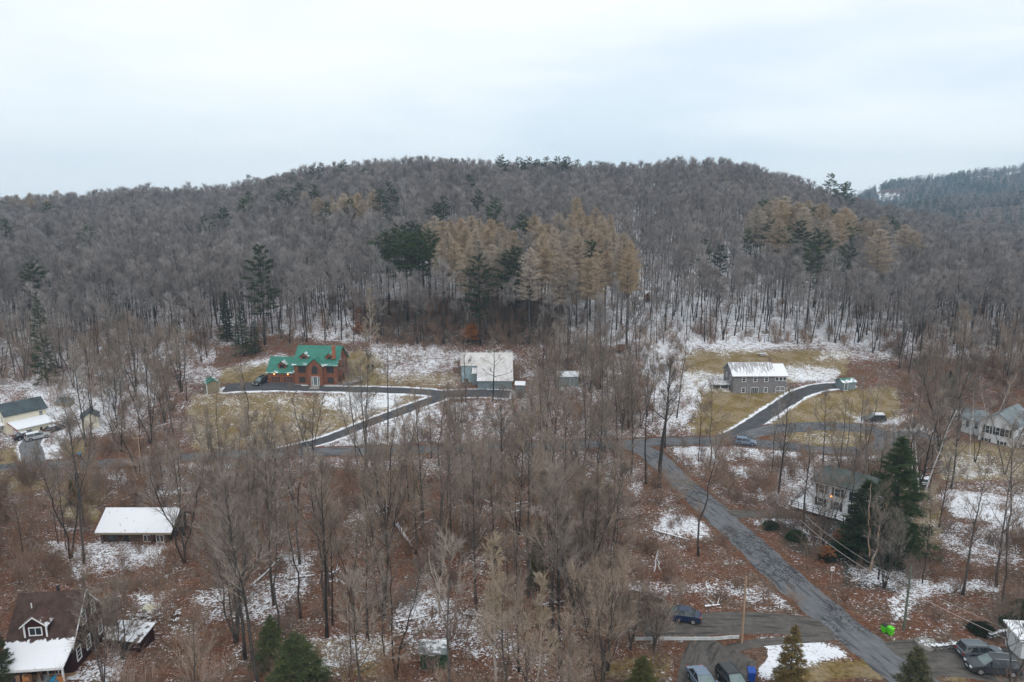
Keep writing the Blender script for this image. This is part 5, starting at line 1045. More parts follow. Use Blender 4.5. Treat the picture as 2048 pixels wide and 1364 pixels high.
# copper leaved young beeches
cu = conifer(61, 5, .12, 2.0, 'larch', 60, 26, .3, .16, .07); CU_ME = part_proto(*cu, 'beech_sapling', 'bark', 'copper_leaf')
for i, (px, py, tp, lab) in enumerate([(942,684,652,'copper leaved young beech at the edge of the larch plantation'),(1296,604,588,'orange leafed treetop spray over the woods beside the plantation'),(1680,1085,1060,'copper leaved shrub below the deck of the shuttered house'),(1650,1118,1092,'rust orange shrub on the road bank above the white sign'),(1702,1108,1090,'rusty shrub under the bushy spruce'),(716,668,650,'small rust coloured sapling behind the brick house'),(1240,705,690,'orange brown sapling in the thin wood by the little grey shed')]):
    spot(px, py, tp, CU_ME, 5, 'beech_sapling', lab, 'sapling', wsc=1.6, rz=i)
# evergreen shrubs
sb = TM(); rg = np.random.default_rng(5); pp = unit(rg.normal(size=(5200,3)))*rg.uniform(.55,1,(5200,1))**.5*np.array([1.1,.9,.75]); pp *= (.72+.6*vnoise(pp[:,0]*2.3+5, pp[:,1]*2.3+pp[:,2]*1.7+9))[:,None]; pp[:,2] = np.abs(pp[:,2])*1.1+.1; sb.tris(pp, unit(pp+rg.normal(size=pp.shape)*.5), .16, .07, rg); sb.mb.tube([(0,0,-.3),(0,0,.7)], [.09,.05], 6); sme = sb.mesh('evergreen_shrub', ['spruce'])
for i, (px, py, s, lab) in enumerate([(1965,1266,1.2,'round clipped evergreen shrub on the leafy bank above the two suvs'),(2025,1255,1.5,'dark evergreen shrub above the stone wall by the white shed'),(2046,1228,1.4,'dark evergreen shrub highest on the bank over the white shed'),(1590,1080,1.3,'low dark juniper on the bank below the snowy path'),(1540,1058,1.1,'low dark juniper nearest the road at the end of the snowy path'),(742,735,.9,'small round shrub on the olive grass beside the brick house'),(1655,1120,1.0,'dark juniper at the foot of the bank beside the rust shrubs')]):
    p = at(px, py); o = bpy.data.objects.new('evergreen_shrub', sme); C.objects.link(o); o.location = p; o.scale = (s,)*3; o.rotation_euler = (0,0,i); tag(o, lab, 'shrub')
# birches and snags
def stemtree(name, px, py, top, bark, tw_, lab, cat, seed, lean=(0,0), **kw):
    p = at(px, py); Ht = (py-top)*mpp(p)/.96; T, K = bare_tree(seed, Ht, **kw); t = individual(name, (T.mesh('trunk', [bark]), K.mesh('crown', [tw_])), p, 0, 1, lab, cat); t.rotation_euler = (lean[1], lean[0], 0); taken.append((p[0], p[1], 2)); return t
stemtree('birch_tree', 1838, 1022, 815, 'birch', 'twig', 'white birch with two bright stems leaning apart beside the tall spruce', 'birch', 71, (.06,0), cb=.45, spread=4.4, n1=10, n2=5, n3=5, n4=4, r0=.24, fork=2, asc=(.7,1.1))
stemtree('birch_tree', 1826, 1000, 838, 'birch', 'twig', 'thin white birch just behind the two stemmed birch', 'birch', 72, (-.10,0), cb=.5, spread=3, n1=8, n2=5, n3=4, n4=4, r0=.13)
stemtree('birch_tree', 1934, 960, 780, 'birch', 'twig', 'slender pale birch before the stepped gables of the white house', 'birch', 73, (0,0), cb=.6, spread=1.8, n1=8, n2=5, n3=4, n4=4, r0=.10)
stemtree('birch_tree', 1975, 880, 745, 'birch', 'twig', 'pale many stemmed birch behind the rambling white house', 'birch', 74, (0,0), cb=.5, spread=2, n1=8, n2=5, n3=4, n4=4, r0=.10, fork=3)
stemtree('dark_tree', 1825, 1020, 838, 'bark_dark', 'twig', 'spreading dark tree with crooked limbs between the birches and the tall spruce', 'tree', 75, (.05,0), cb=.3, spread=6.0, n1=16, n2=7, n3=6, n4=5, r0=.30, fork=2, asc=(.25,.95), wob=.7)
stemtree('big_tree', 1880, 905, 728, 'bark_dark', 'twig', 'big round crowned bare tree by the shaggy conifer behind the loop road', 'tree', 76, (0,0), cb=.28, spread=7.5, n1=24, n2=8, n3=8, n4=6, r0=.34, fork=2, asc=(.3,1.1))
stemtree('poplar_tree', 990, 1400, 1078, 'snag', 'twig_pale', 'pale tan upswept tree rising highest at the picture bottom', 'tree', 77, (0,0), cb=.22, spread=3.2, n1=22, n2=8, n3=6, n4=5, r0=.16, asc=(.95,1.35))
stemtree('poplar_tree', 1075, 1392, 1165, 'snag', 'twig_pale', 'shorter pale tan tree next to the tallest upswept one at the picture bottom', 'tree', 78, (0,0), cb=.22, spread=2.8, n1=18, n2=8, n3=6, n4=5, r0=.12, asc=(.85,1.3))
stemtree('fan_tree', 1150, 1250, 945, 'bark_dark', 'twig', 'wide fan shaped bare tree with many upright limbs in the lower middle wood', 'tree', 79, (0,0), cb=.18, spread=4.5, n1=24, n2=8, n3=8, n4=6, r0=.22, fork=4, asc=(.8,1.25))
stemtree('grey_tree', 742, 745, 590, 'snag', 'twig_pale', 'pale grey bare tree in the clearing just beside the brick house', 'tree', 80, (0,0), cb=.3, spread=3.6, n1=20, n2=7, n3=6, n4=5, r0=.2, asc=(.6,1.1))
stemtree('yard_tree', 985, 802, 690, 'bark_dark', 'twig', 'dark tree with curving limbs standing right in front of the barn roof', 'tree', 81, (0,0), cb=.35, spread=5.0, n1=11, n2=5, n3=4, n4=4, r0=.22, asc=(.15,.8))
stemtree('crossroad_tree', 1318, 975, 735, 'bark_dark', 'twig', 'thick dark straight tree at the inner corner where the two roads meet', 'tree', 82, (0,0), cb=.5, spread=4.5, n1=14, n2=7, n3=7, n4=5, r0=.42, asc=(.5,1.1))
stemtree('crossroad_tree', 1292, 968, 760, 'bark_dark', 'twig', 'thinner dark tree close beside the thick one at the meeting of the two roads', 'tree', 83, (0,0), cb=.4, spread=3.6, n1=12, n2=6, n3=6, n4=5, r0=.2, asc=(.5,1.1))
stemtree('roadside_tree', 1720, 905, 760, 'bark_dark', 'twig', 'slim dark tree growing beside the loop road island', 'tree', 84, (0,0), cb=.4, spread=2.8, n1=10, n2=5, n3=5, n4=4, r0=.13)
for i_, (px_, py_, tp_, fk, sp2, n_, lb_) in enumerate([(1308,1306,1180,4,3.2,18,'low many stemmed grey brown thicket tree hiding part of the navy car'),(1262,1300,1200,4,2.8,16,'dense low thicket tree at the far end of the guardrail'),(2018,1385,1185,2,3.6,14,'pale bare tree with upswept twigs in front of the two suvs'),(1606,1052,868,1,3.4,12,'straight grey tree before the deck of the shuttered house'),(1646,1098,900,2,3.0,12,'twin grey trunks crossing the shuttered house facade'),(208,1372,1160,3,4.0,16,'grey bush like tree screening the gable wall of the maroon house'),(248,1320,1170,3,3.6,16,'bare bushy tree between the maroon house and the woodpile'),(1950,925,812,3,2.6,12,'pale thin stems before the rambling white house gable'),(2010,950,800,2,3.4,14,'grey bare tree before the low wing of the rambling white house'),(1925,1190,940,1,3.6,14,'tall straight grey tree on the russet bank beyond the shrubs'),(1858,1000,800,1,4.2,16,'dark straight tree close behind the white birches')]):
    stemtree('bare_tree', px_, py_, tp_, 'bark', 'twig', lb_, 'tree', 120+i_, (0,0), cb=.2 if fk > 2 else .38, spread=sp2, n1=n_, n2=7, n3=6, n4=4, r0=.12 if fk > 2 else .17, fork=fk if fk > 1 else 0, asc=(.7,1.2), tw=(.03,.019))
def snag(px, py, top, label, seed, stems, bark='snag'):
    p = at(px, py); sc = mpp(p)/.96; t = empty('broken_snag', p, 0, label, 'dead tree'); rg = random.Random(seed)
    for j, (dx0, dy0, dx1, dy1, r_) in enumerate(stems):   # photo-pixel offsets from the base, measured upright
        A = np.array((dx0*sc, j*.15, dy0*sc)); B = np.array((dx1*sc, j*.3, dy1*sc)); n = 7; pts = []
        for k in range(n): q = A+(B-A)*k/(n-1); q = q+np.array((rg.uniform(-.12,.12), rg.uniform(-.1,.1), 0))*(k > 0); pts.append(q)
        r_ *= .68; m = MB().tube(pts, [r_*(1-.6*k/(n-1)) for k in range(n)], 7)
        for k in range(2): i = rg.randint(2, n-2); d = np.array((rg.uniform(-.9,.9), rg.uniform(-.4,.4), rg.uniform(.1,.7))); m.tube([pts[i], pts[i]+d*.6, pts[i]+d], [r_*.35, r_*.2, .02], 5)
        m.build('trunk' if j == 0 else 'limb', M[bark], t)
    taken.append((p[0], p[1], 3))
snag(1738, 1143, 960, 'tall dead snag split into two pale barkless stems before the dark spruces', 5, [(0,-6,12,60,.30),(-1,30,-8,105,.16),(-8,105,-10,175,.12),(12,60,18,100,.22),(18,100,28,132,.13),(18,100,10,140,.10),(14,62,38,78,.06)], 'snag_rust')
snag(880, 1225, 1040, 'broken splintered snag with jagged limbs on a fan of snow', 6, [(0,-4,0,70,.26),(0,40,-16,85,.15),(-16,85,-20,130,.10),(2,55,10,120,.12),(10,120,16,190,.07),(-4,60,-18,95,.07)], 'snag')
snag(1312, 1146, 1098, 'short forked stump plastered with white snow standing alone on the leaf litter', 7, [(-4,2,2,44,.13),(8,5,2,30,.10),(1,26,6,44,.07)], 'snow')
snag(705, 662, 600, 'dark dead stem leaning steeply on the snowy slope behind the brick house', 8, [(0,0,-20,62,.16),(-12,38,-22,50,.05)], 'bark_dark')
snag(1660, 914, 800, 'thin black dead trunk standing up through the loop road island', 9, [(30,-40,32,112,.13),(31,40,38,70,.04)], 'bark_dark')

# ---------------------------------------------------------------- bare woods: density by where the base stands on the ground
WD = newmap(.85); D_ = lambda v, *p: fill(WD, p, v)
D_(.7, (-400,600),(440,600),(420,780),(380,900),(-400,920))
D_(0, (430,690),(545,668),(620,690),(700,690),(780,690),(920,705),(920,800),(860,820),(640,900),(520,905),(370,905),(385,790),(400,750))
D_(.22, (420,830),(640,840),(560,905),(370,905)); D_(.5, (700,850),(860,815),(1000,805),(1050,885),(650,900)); D_(0, (900,700),(1060,700),(1060,805),(900,805))
D_(.5, (1060,690),(1400,690),(1400,885),(1060,885)); D_(.2, (1270,690),(1400,700),(1390,800),(1290,790))
D_(0, (1360,690),(1720,690),(1800,760),(1800,840),(1560,850),(1470,870),(1400,868),(1365,800)); D_(.10, (1390,800),(1480,800),(1460,868),(1400,868))
D_(0, (1480,838),(1860,838),(1860,905),(1480,905)); D_(.15, (1335,890),(1640,905),(1640,1040),(1500,1060),(1400,985))
D_(.28, (1400,900),(1620,905),(1630,1000),(1500,1005),(1420,975)); D_(.25, (1640,905),(1880,905),(1880,960),(1640,935))
D_(.12, (1480,1010),(1700,1000),(1860,960),(1870,1090),(1680,1190),(1560,1110)); D_(.16, (1870,960),(2400,960),(2400,1070),(1960,1080),(1870,1040))
D_(.38, (1880,1070),(2400,1080),(2400,1250),(1760,1250),(1700,1160)); D_(.15, (1880,780),(2048,770),(2400,780),(2400,965),(1880,965)); D_(.6, (1800,730),(1960,730),(1900,830),(1850,860),(1800,830))
D_(0, (-400,770),(120,770),(245,800),(250,870),(130,930),(-400,930)); D_(.45, (130,830),(300,800),(390,790),(370,905),(130,925)); D_(0, (0,895),(130,880),(130,930),(0,935))
D_(.35, (-400,945),(480,930),(440,985),(-400,1010)); D_(0, (190,1020),(370,1020),(365,1100),(190,1100)); D_(0, (-60,1180),(200,1180),(260,1364),(-60,1364)); D_(.4, (200,1180),(360,1180),(360,1364),(260,1364)); D_(0, (240,1180),(345,1180),(345,1245),(240,1245))
D_(.62, (380,930),(1260,930),(1290,1000),(1330,1364),(380,1364)); D_(.2, (1260,980),(1400,1000),(1560,1160),(1560,1220),(1260,1160)); D_(.45, (1200,1140),(1500,1160),(1560,1215),(1200,1220))
D_(.28, (-400,1364),(2400,1364),(2400,1560),(-400,1560)); D_(0, (1250,1364),(2400,1364),(2400,1560),(1250,1560)); D_(0, (1330,1225),(1900,1225),(1900,1500),(1330,1500)); D_(.0, (800,1240),(1000,1240),(960,1340),(800,1345)); D_(.5, (1060,1220),(1300,1225),(1310,1364),(1060,1364))
D_(0, (1780,1180),(1900,1180),(2100,1240),(2100,1400),(1800,1400)); D_(0, (1640,1110),(1700,1180),(1800,1250),(1700,1250),(1600,1160))
D_(.42, (300,945),(1240,925),(1250,1000),(300,1010))
WD = blur(WD, 1)
PR = newmap(1.0)   # how freely a crown may stand in front of what is there
for x0, y0, x1, y1, v in [(528,682,702,775,.0),(400,745,445,790,.1),(420,765,560,790,.15),(1450,718,1578,792,.05),(915,700,1024,785,.12),(0,792,110,895,0),(200,1005,355,1060,.12),(1618,935,1705,1045,.4),(0,1185,205,1364,0),(1918,812,2048,915,.35),(845,1275,895,1335,0),(1365,1222,1400,1245,.4),(1380,1325,1520,1364,.1),(1480,1275,1690,1345,.05),(1920,1280,2048,1364,0),(1466,866,1516,898,.03),(1720,822,1772,845,.1),(1290,1095,1325,1150,.1),(265,1175,345,1245,.3),(780,1035,835,1105,.25),(740,700,920,770,.4),(640,785,800,830,.5),(1400,790,1480,860,.45)]: rect(PR, x0, y0, x1, y1, v)
for pth, v in (([(0,936),(400,913),(1240,890)], .45), ([(1290,910),(1400,1000),(1500,1088),(1620,1200),(1760,1312),(1835,1364)], .12), ([(430,780),(640,778),(850,795)], .25), ([(620,890),(720,853),(850,805)], .35), ([(1500,850),(1595,790)], .3), ([(1440,1247),(1640,1256)], .2)):
    for (x0, y0), (x1, y1) in zip(pth, pth[1:]):
        n = int(max(abs(x1-x0), abs(y1-y0))/8)
        for k in range(n+1): x, y = x0+(x1-x0)*k/n, y0+(y1-y0)*k/n; w_ = 12+22*(y-850)/500; rect(PR, x-w_, y-8, x+w_, y+8, v)
allp = np.concatenate([r_[0][::2] for r_ in ROADS.values()]); roadw = np.concatenate([np.full(len(r_[0][::2]), r_[1]/2+1.2) for r_ in ROADS.values()])
FOOT = [(o.location.x, o.location.y) for o in C.objects if o.get('category') in ('house', 'cabin', 'barn')]
rg = np.random.default_rng(99); sp_ = 4.0; cand = []
gx, gy = np.meshgrid(np.arange(-230, 230, sp_), np.arange(46, 205, sp_)); gx = (gx+rg.uniform(-1.9,1.9,gx.shape)).ravel(); gy = (gy+rg.uniform(-1.9,1.9,gy.shape)).ravel()
keep = np.abs(gx) < gy*.80+14; gx, gy = gx[keep], gy[keep]; gz = H(gx, gy); bx, by = proj(gx, gy, gz)
wd = look(WD, bx, by); rnd = rg.random(len(gx)); ok = rnd < wd*.82
tk = np.array(taken)
near_trees = []
HB = [18, 19, 17, 17, 15, 20, 13, 16, 18, 16]
for i in np.nonzero(ok)[0]:
    x, y, z = gx[i], gy[i], gz[i]
    if (np.hypot(allp[:,0]-x, allp[:,1]-y) < roadw).any() or (np.hypot(tk[:,0]-x, tk[:,1]-y) < tk[:,2]*.8).any(): continue
    k = int(rg.choice(10, p=[.13,.12,.13,.11,.06,.10,.16,.04,.10,.05])); s = rg.uniform(.68, 1.15) if y < 150 else rg.uniform(.75, 1.08)
    hh = HB[k]*s; acc = 1.0
    for f, dx in ((.15,0),(.35,0),(.55,0),(.75,0),(.9,0),(.6,-2.2),(.6,2.2),(.8,-1.6),(.8,1.6)):
        qx, qy = proj(x+dx, y, z+hh*f); acc = min(acc, float(look(PR, np.array(qx), np.array(qy))))
    if rg.random() > acc: continue
    near_trees.append((y, x, z, k, s, rg.random()*6.28, bx[i], by[i]))
near_trees.sort(); print('near trees', len(near_trees))
ZN = [(lambda x, y: y > 1140 and x < 420, 'bare grey brown tree in the wood around the maroon shingled house and woodpile'),
      (lambda x, y: y > 1140 and x < 830, 'bare tree in the lower wood between the woodpile and the small green shed'),
      (lambda x, y: y > 1140 and x < 1260, 'bare tree in the lower wood between the small green shed and the gravel lane'),
      (lambda x, y: y > 1120 and x < 1700, 'bare tree on the leafy strip just above the gravel lane'),
      (lambda x, y: y > 1050 and x >= 1700, 'bare tree on the russet bank above the lime bins and parked suvs'),
      (lambda x, y: y > 930 and x < 420, 'bare tree near the long dark cabin below the road'),
      (lambda x, y: y > 900 and x < 860, 'bare tree in the brown wood below the road, on the cabin side'),
      (lambda x, y: y > 890 and x < 1250, 'bare tree in the thick brown wood below the road and above the green shed'),
      (lambda x, y: y > 890 and x < 1480, 'bare tree beside the sloping road below the crossroads'),
      (lambda x, y: y > 885 and x < 1900, 'bare tree between the loop road and the shuttered white house'),
      (lambda x, y: y > 885, 'bare tree on the snowy ground below the rambling white house'),
      (lambda x, y: x < 420, 'bare tree on the snowy wooded slope between the cream house and tan shed'),
      (lambda x, y: x < 1060, 'bare tree on the snow between the brick house driveway and the road'),
      (lambda x, y: x < 1400, 'bare tree in the thin streaky wood between the barn and the grey house'),
      (lambda x, y: True, 'bare tree around the grey house lawns and the loop road')]
LM = [('maroon shingled house',100,1270),('woodpile',305,1215),('small dark green shed',870,1310),('broken snag',880,1200),('thick snowy fallen log',808,1072),('long dark cabin',275,1060),('wooden utility pole',287,960),('blue covered cart',153,912),('cream house',60,850),('pale cream shed',182,840),('glass cold frame',130,805),('tan garden shed',424,775),('brick house lamps',560,740),('brick house front door',632,770),('driveway bend',860,800),('pale blue barn',970,770),('narrow blue grey shed',1040,785),('low grey shed',1135,762),('little grey shed',1327,735),('grey house deck',1430,765),('grey house garage door',1560,780),('green roofed low shed',1690,770),('dark suv on the snow',1748,838),('steel blue hatchback',1490,885),('thick crossroads tree',1318,975),('loop road island',1660,878),('shuttered white house',1660,1010),('tall pointed spruce',1781,1100),('two stemmed birch',1838,1020),('rambling white house',1985,880),('tall pale snag',1738,1143),('mossy green pole',1807,1255),('lime green bins',1773,1268),('grey suv',1962,1310),('white road sign',1662,1160),('snow plastered stump',1312,1140),('navy car',1368,1235),('guardrail',1400,1285),('wide fan shaped tree',1150,1245),('yellowish lone conifer',1076,1165),('tall pale upswept tree',990,1364),('dark conifer thicket',570,1350),('small yellow green cedar',148,1008),('driveway foot',560,900),('snow patch by the fallen trunk',1350,1050)]
KN = ['straight bare tree','tall bare tree','slim high crowned tree','twin stemmed tree','many stemmed tree','lofty high crowned tree','slender young tree','broad spreading tree','crooked limbed tree','three stemmed tree']
near300 = []; cnt = {}
for q_ in near_trees[:300]:
    (y, x, z, k, s, rz, bx_, by_) = q_; ds = [(((bx_-lx)/1.0)**2+((by_-ly)*1.6)**2, n_, lx, ly) for n_, lx, ly in LM]; d_, n_, lx, ly = min(ds)
    rel = 'beyond' if by_ < ly-abs(bx_-lx)*.6 else 'in front of' if by_ > ly+abs(bx_-lx)*.6 else ('left of' if bx_ < lx else 'right of')
    near300.append((d_, KN[k]+' '+rel+' the '+n_, q_))
near300.sort(key=lambda t: t[0])
for d_, key, (y, x, z, k, s, rz, bx_, by_) in near300:
    cnt[key] = cnt.get(key, 0)+1; n_ = cnt[key]; lab = key if n_ == 1 and sum(1 for t in near300 if t[1] == key) == 1 else (('nearest ' if n_ == 1 else ordinal(n_)+' nearest ')+key)
    grp = next(l for f, l in ZN if f(bx_, by_)).replace('bare tree', 'bare trees').replace('bare grey brown tree', 'bare grey brown trees')
    individual('bare_tree', BARE_ME[k], (x, y, z), rz, s*(.95 if y > 140 else 1), lab, 'tree', grp, s)
# the rest of the woods, far too many to list
TF = (.06, .042)
FAR = [joined(*bare_tree(101, 19, .54, 5.2, 14, 7, 6, 4, (.65,1.2), .16, TF), 'a_far_tree', 'bark', 'twig_far'), joined(*bare_tree(102, 20, .5, 5.6, 14, 7, 6, 4, (.6,1.2), .18, TF), 'b_far_tree', 'bark_dark', 'twig_far'), joined(*bare_tree(103, 18, .46, 5.6, 15, 7, 6, 4, (.7,1.2), .17, TF, fork=2), 'c_far_tree', 'bark', 'twig_far'), joined(*bare_tree(104, 20.5, .6, 4.6, 13, 7, 6, 4, (.55,1.15), .16, TF), 'd_far_tree', 'bark_dark', 'twig_far'), joined(*bare_tree(105, 17, .62, 2.6, 8, 5, 5, 3, (.7,1.2), .11, TF), 'e_far_tree', 'bark_dark', 'twig_far'), joined(*bare_tree(106, 15, .55, 2.8, 8, 5, 5, 3, (.8,1.2), .10, TF), 'f_far_tree', 'bark', 'twig_far')]
def scatter(name, pts, rots, scl, idx, protos, kind='stuff', label=None, cat=None):
    col = bpy.data.collections.new(name+'_sources')
    for o in protos: col.objects.link(o)
    me = bpy.data.meshes.new(name); me.vertices.add(len(pts)); me.vertices.foreach_set('co', np.array(pts, np.float32).ravel())
    a = me.attributes.new('rot', 'FLOAT_VECTOR', 'POINT'); a.data.foreach_set('vector', np.array(rots, np.float32).ravel())
    a = me.attributes.new('scl', 'FLOAT_VECTOR', 'POINT'); a.data.foreach_set('vector', np.array(scl, np.float32).ravel())
    a = me.attributes.new('idx', 'INT', 'POINT'); a.data.foreach_set('value', np.array(idx, np.int32))
    o = bpy.data.objects.new(name, me); C.objects.link(o); tag(o, label, cat, None, kind)
    g = bpy.data.node_groups.new(name, 'GeometryNodeTree'); g.interface.new_socket('Geometry', in_out='INPUT', socket_type='NodeSocketGeometry'); g.interface.new_socket('Geometry', in_out='OUTPUT', socket_type='NodeSocketGeometry')
    N = g.nodes; L = g.links; gi = N.new('NodeGroupInput'); go = N.new('NodeGroupOutput'); ci = N.new('GeometryNodeCollectionInfo'); ci.inputs['Collection'].default_value = col; ci.inputs['Separate Children'].default_value = True; ci.inputs['Reset Children'].default_value = True
    ip = N.new('GeometryNodeInstanceOnPoints'); ip.inputs['Pick Instance'].default_value = True
    def na(nm, ty): q = N.new('GeometryNodeInputNamedAttribute'); q.data_type = ty; q.inputs['Name'].default_value = nm; return next(s for s in q.outputs if s.enabled and s.name == 'Attribute')
    L.new(gi.outputs[0], ip.inputs['Points']); L.new(ci.outputs[0], ip.inputs['Instance']); L.new(na('idx', 'INT'), ip.inputs['Instance Index']); L.new(na('rot', 'FLOAT_VECTOR'), ip.inputs['Rotation']); L.new(na('scl', 'FLOAT_VECTOR'), ip.inputs['Scale']); L.new(ip.outputs[0], go.inputs[0])
    md = o.modifiers.new('scatter', 'NODES'); md.node_group = g; return o
pts, rots, scl, idx = [], [], [], []
for (y, x, z, k, s, rz, bx_, by_) in near_trees[300:]:
    pts.append((x, y, z)); rots.append((0,0,rz)); scl.append((s*.95, s*.95, s)); idx.append(int(rg.integers(6)))
def addf(sp_, y0, y1, umax, accf, smin, smax, wide=1.0, ulo=None):
    ys_ = np.arange(y0, y1, sp_); gx, gy = np.meshgrid(np.arange(-umax*y1, umax*y1, sp_), ys_); gx = (gx+rg.uniform(-.48,.48,gx.shape)*sp_).ravel(); gy = (gy+rg.uniform(-.48,.48,gy.shape)*sp_).ravel()
    kp = np.abs(gx) < gy*umax+12
    gx, gy = gx[kp], gy[kp]; gz = H(gx, gy); bx, by = proj(gx, gy, gz); a = accf(gx, gy, bx, by); kp = rg.random(len(gx)) < a
    for x, y, z in zip(gx[kp], gy[kp], gz[kp]):
        if (np.hypot(tk[:,0]-x, (tk[:,1]-3-y)*.55) < tk[:,2]*.85).any(): continue
        s = rg.uniform(smin, smax); w = s*wide*rg.uniform(.85,1.2); pts.append((x, y, z)); rots.append((rg.normal(0,.03), rg.normal(0,.03), rg.random()*6.28)); scl.append((w, w, s)); idx.append(int(rg.integers(6 if y < 330 else 4)))
# thinner woods where the larches and open snowy slopes are
addf(3.7, 203, 330, .84, lambda x, y, bx, by: np.where((bx > 1190) & (bx < 1720), .62, np.where((bx > 720) & (bx < 1180) & (by > 560), .85, .85))*np.where(by > 688, look(WD, bx, by), 1), .78, 1.12)
addf(5.0, 330, 475, .84, lambda x, y, bx, by: np.where((bx > 1270) & (bx < 1400), .75, .92), .9, 1.08, 1.15)
addf(9.0, 475, 640, .95, lambda x, y, bx, by: np.full(x.shape, .6), .8, 1.1, 1.5)
scatter('distant_bare_woods', pts, rots, scl, idx, FAR, label='leafless woods covering the hillside', cat=None); print('forest', len(pts))
# far hills: bluish mixed woods
FH = []
for q, (nm, ki, lf) in enumerate((('a_hill_pine','pine','pine'),('b_hill_spruce','spruce','spruce'))):
    T, K = conifer(200+q, 17, .15, 3.6, ki, 30, 16, 1.1, .5); FH.append(joined(T, K, nm, 'bark_dark', lf))
for q in range(2): T, K = bare_tree(210+q, 18, .3, 4.5, 9, 5, 4, 2, tw=(.22,.16)); FH.append(joined(T, K, 'cd'[q]+'_hill_bare', 'bark_dark', 'twig_far'))
pts, rots, scl, idx = [], [], [], []
for y0, y1, sp_ in ((720, 1130, 8.5), (1290, 1640, 10.0)):
    gx, gy = np.meshgrid(np.arange(.28*y0, 1.0*y1, sp_), np.arange(y0, y1, sp_)); gx = (gx+rg.uniform(-.5,.5,gx.shape)*sp_).ravel(); gy = (gy+rg.uniform(-.5,.5,gy.shape)*sp_).ravel(); kp = (gx < gy*.9) & (gx > gy*.34); gx, gy = gx[kp], gy[kp]; gz = H(gx, gy); bx, by = proj(gx, gy, gz)
    pn = vnoise(gx/70+3, gy/70); con = rg.random(len(gx)) < np.clip((pn-.35)*1.9, .08, .9)
    for x, y, z, c_, b1, b2_ in zip(gx, gy, gz, con, bx, by):
        if 1752 < b1 < 1800 and 384 < b2_ < 402: continue
        s = rg.uniform(.75, 1.15); pts.append((x, y, z)); rots.append((0,0,rg.random()*6.28)); w = s*(1.25 if c_ else 1.4); scl.append((w, w, s)); idx.append(int(rg.integers(2)) if c_ else 2+int(rg.integers(2)))
scatter('distant_hill_woods', pts, rots, scl, idx, FH, label='mixed pine and bare woods on the blue hills behind the ridge'); print('hills', len(pts))
# understorey brush
BR = []
for q in range(4):
    r_ = np.random.default_rng(300+q); K = TM(); n = 26; b_ = np.stack([r_.normal(0,.35,n), r_.normal(0,.35,n), np.zeros(n)-.1], -1); d_ = unit(np.stack([r_.normal(0,.35,n), r_.normal(0,.35,n), np.ones(n)], -1)); l_ = r_.uniform(1.2,3.2,n); K.tris(b_, d_, l_, .05, r_)
    for (m_, lf, w_) in ((7,.42,.035),(4,.5,.025)):
        s_ = r_.uniform(.25,1,(len(b_),m_)); B = (b_[:,None]+d_[:,None]*(l_[:,None]*s_)[...,None]).reshape(-1,3); D = unit(jitter_dir(np.repeat(d_,m_,0), r_.uniform(.3,.9,len(B)), r_)+np.array([0,0,.15])); Ln = np.repeat(l_,m_)*lf*r_.uniform(.5,1.2,len(B)); K.tris(B, D, Ln, w_, r_); b_, d_, l_ = B, D, Ln
    o = bpy.data.objects.new('abcd'[q]+'_brush', K.mesh('brush', ['brush'])); PROTO.objects.link(o); BR.append(o)
pts, rots, scl, idx = [], [], [], []; BD = newmap(.55); B_ = lambda v, *p: fill(BD, p, v)
rect(BD, -320, 0, 2400, 660, .12)
B_(0, (430,690),(640,672),(920,705),(920,800),(860,820),(640,900),(370,905),(385,790)); B_(.3, (370,850),(560,850),(520,905),(360,905)); B_(.03, (1360,690),(1720,690),(1800,760),(1800,838),(1560,850),(1470,870),(1395,868)); B_(0, (1480,845),(1860,845),(1860,905),(1480,905))
B_(.1, (0,770),(130,770),(245,800),(250,860),(130,930),(0,935)); B_(.04, (1870,890),(2400,890),(2400,1060),(1900,1060)); B_(0, (1330,1225),(1950,1225),(1950,1500),(1330,1500)); B_(0, (1900,1270),(2400,1240),(2400,1400),(1900,1400)); B_(0, (0,1180),(200,1180),(260,1364),(0,1364)); B_(.0, (1500,1010),(1660,1000),(1700,1080),(1600,1050)); B_(.15, (1290,1000),(1440,1060),(1560,1180),(1420,1160),(1290,1080)); B_(.8, (820,600),(1130,600),(1130,690),(830,690)); B_(.9, (1860,1180),(1940,1180),(1940,1250),(1860,1240))
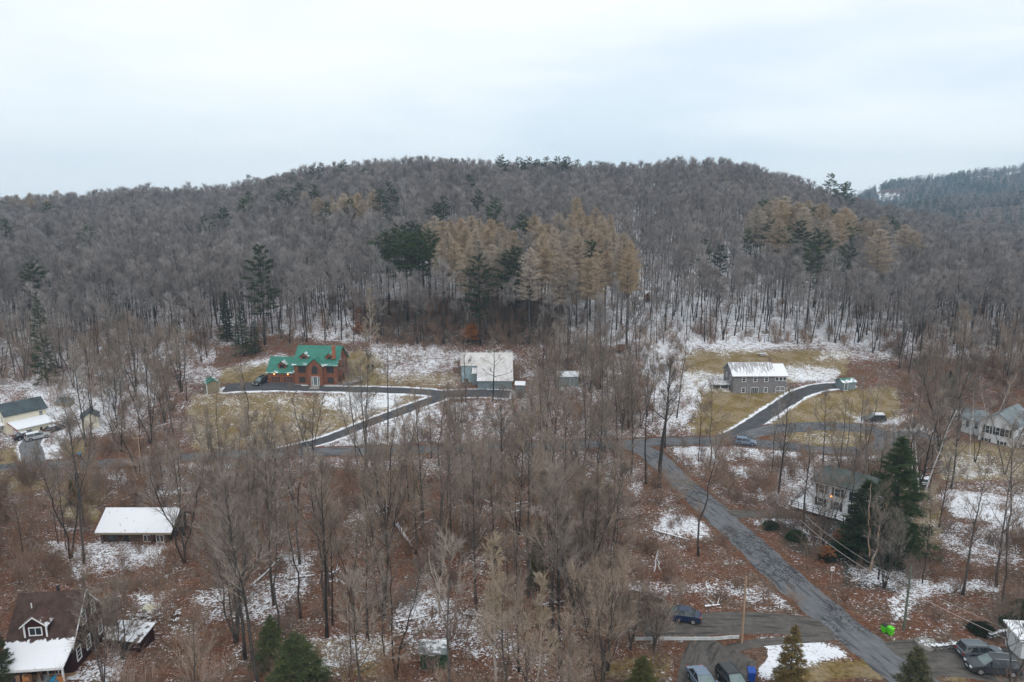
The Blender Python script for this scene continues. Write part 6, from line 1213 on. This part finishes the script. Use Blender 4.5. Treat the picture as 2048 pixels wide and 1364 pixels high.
B_(.1, (190,1020),(370,1020),(365,1100),(190,1100)); B_(0, (900,700),(1060,700),(1060,785),(900,785)); B_(.85, (1380,935),(1640,940),(1560,1020),(1470,1010)); B_(1, (40,940),(420,940),(420,1010),(40,1010)); B_(.02,(640,800),(860,810),(900,850),(640,895)); B_(.9,(1180,1225),(1335,1225),(1335,1300),(1180,1300))
BD = blur(BD, 2); gx, gy = np.meshgrid(np.arange(-210, 210, 2.1), np.arange(48, 250, 2.1)); gx = (gx+rg.uniform(-1,1,gx.shape)).ravel(); gy = (gy+rg.uniform(-1,1,gy.shape)).ravel(); kp = np.abs(gx) < gy*.8+12; gx, gy = gx[kp], gy[kp]; gz = H(gx, gy); bx, by = proj(gx, gy, gz); kp = rg.random(len(gx)) < look(BD, bx, by)*(.3+.9*vnoise(gx/9, gy/9))*.95
for x, y, z in zip(gx[kp], gy[kp], gz[kp]):
    if y < 200 and (np.hypot(allp[:,0]-x, allp[:,1]-y) < roadw-.4).any(): continue
    if any(abs(x-a) < 6.5 and -3 < y-b_ < 10 for a, b_ in FOOT): continue
    s = rg.uniform(.35, 1.05)*(1 if y > 90 else .8); pts.append((x, y, z)); rots.append((0,0,rg.random()*6.28)); q_ = rg.random(); s *= (1.9 if q_ < .12 else 1.35 if q_ < .3 else 1); scl.append((s, s, s*(1.25 if q_ < .12 else 1))); idx.append(int(rg.integers(4)))
scatter('undergrowth', pts, rots, scl, idx, BR, label='leafless brush under the trees'); print('brush', len(pts))
# ---------------------------------------------------------------- the air
hzm = bpy.data.materials.new('haze'); hzm.use_nodes = True; N, L = nodes(hzm); N.remove(N['Principled BSDF']); pv = N.new('ShaderNodeVolumePrincipled')
pv.inputs['Color'].default_value = (.58, .80, 1, 1); pv.inputs['Density'].default_value = .00025; pv.inputs['Anisotropy'].default_value = 0
L.new(pv.outputs[0], N['Material Output'].inputs['Volume'])
x_ = 2700; hb = MB().box(-x_, x_, -400, 2200, float(ZZ.min())-1.5, 190); hz_ = hb.build('haze', hzm); hz_['kind'] = 'stuff'; hz_['label'] = 'thin cold haze over the valley'
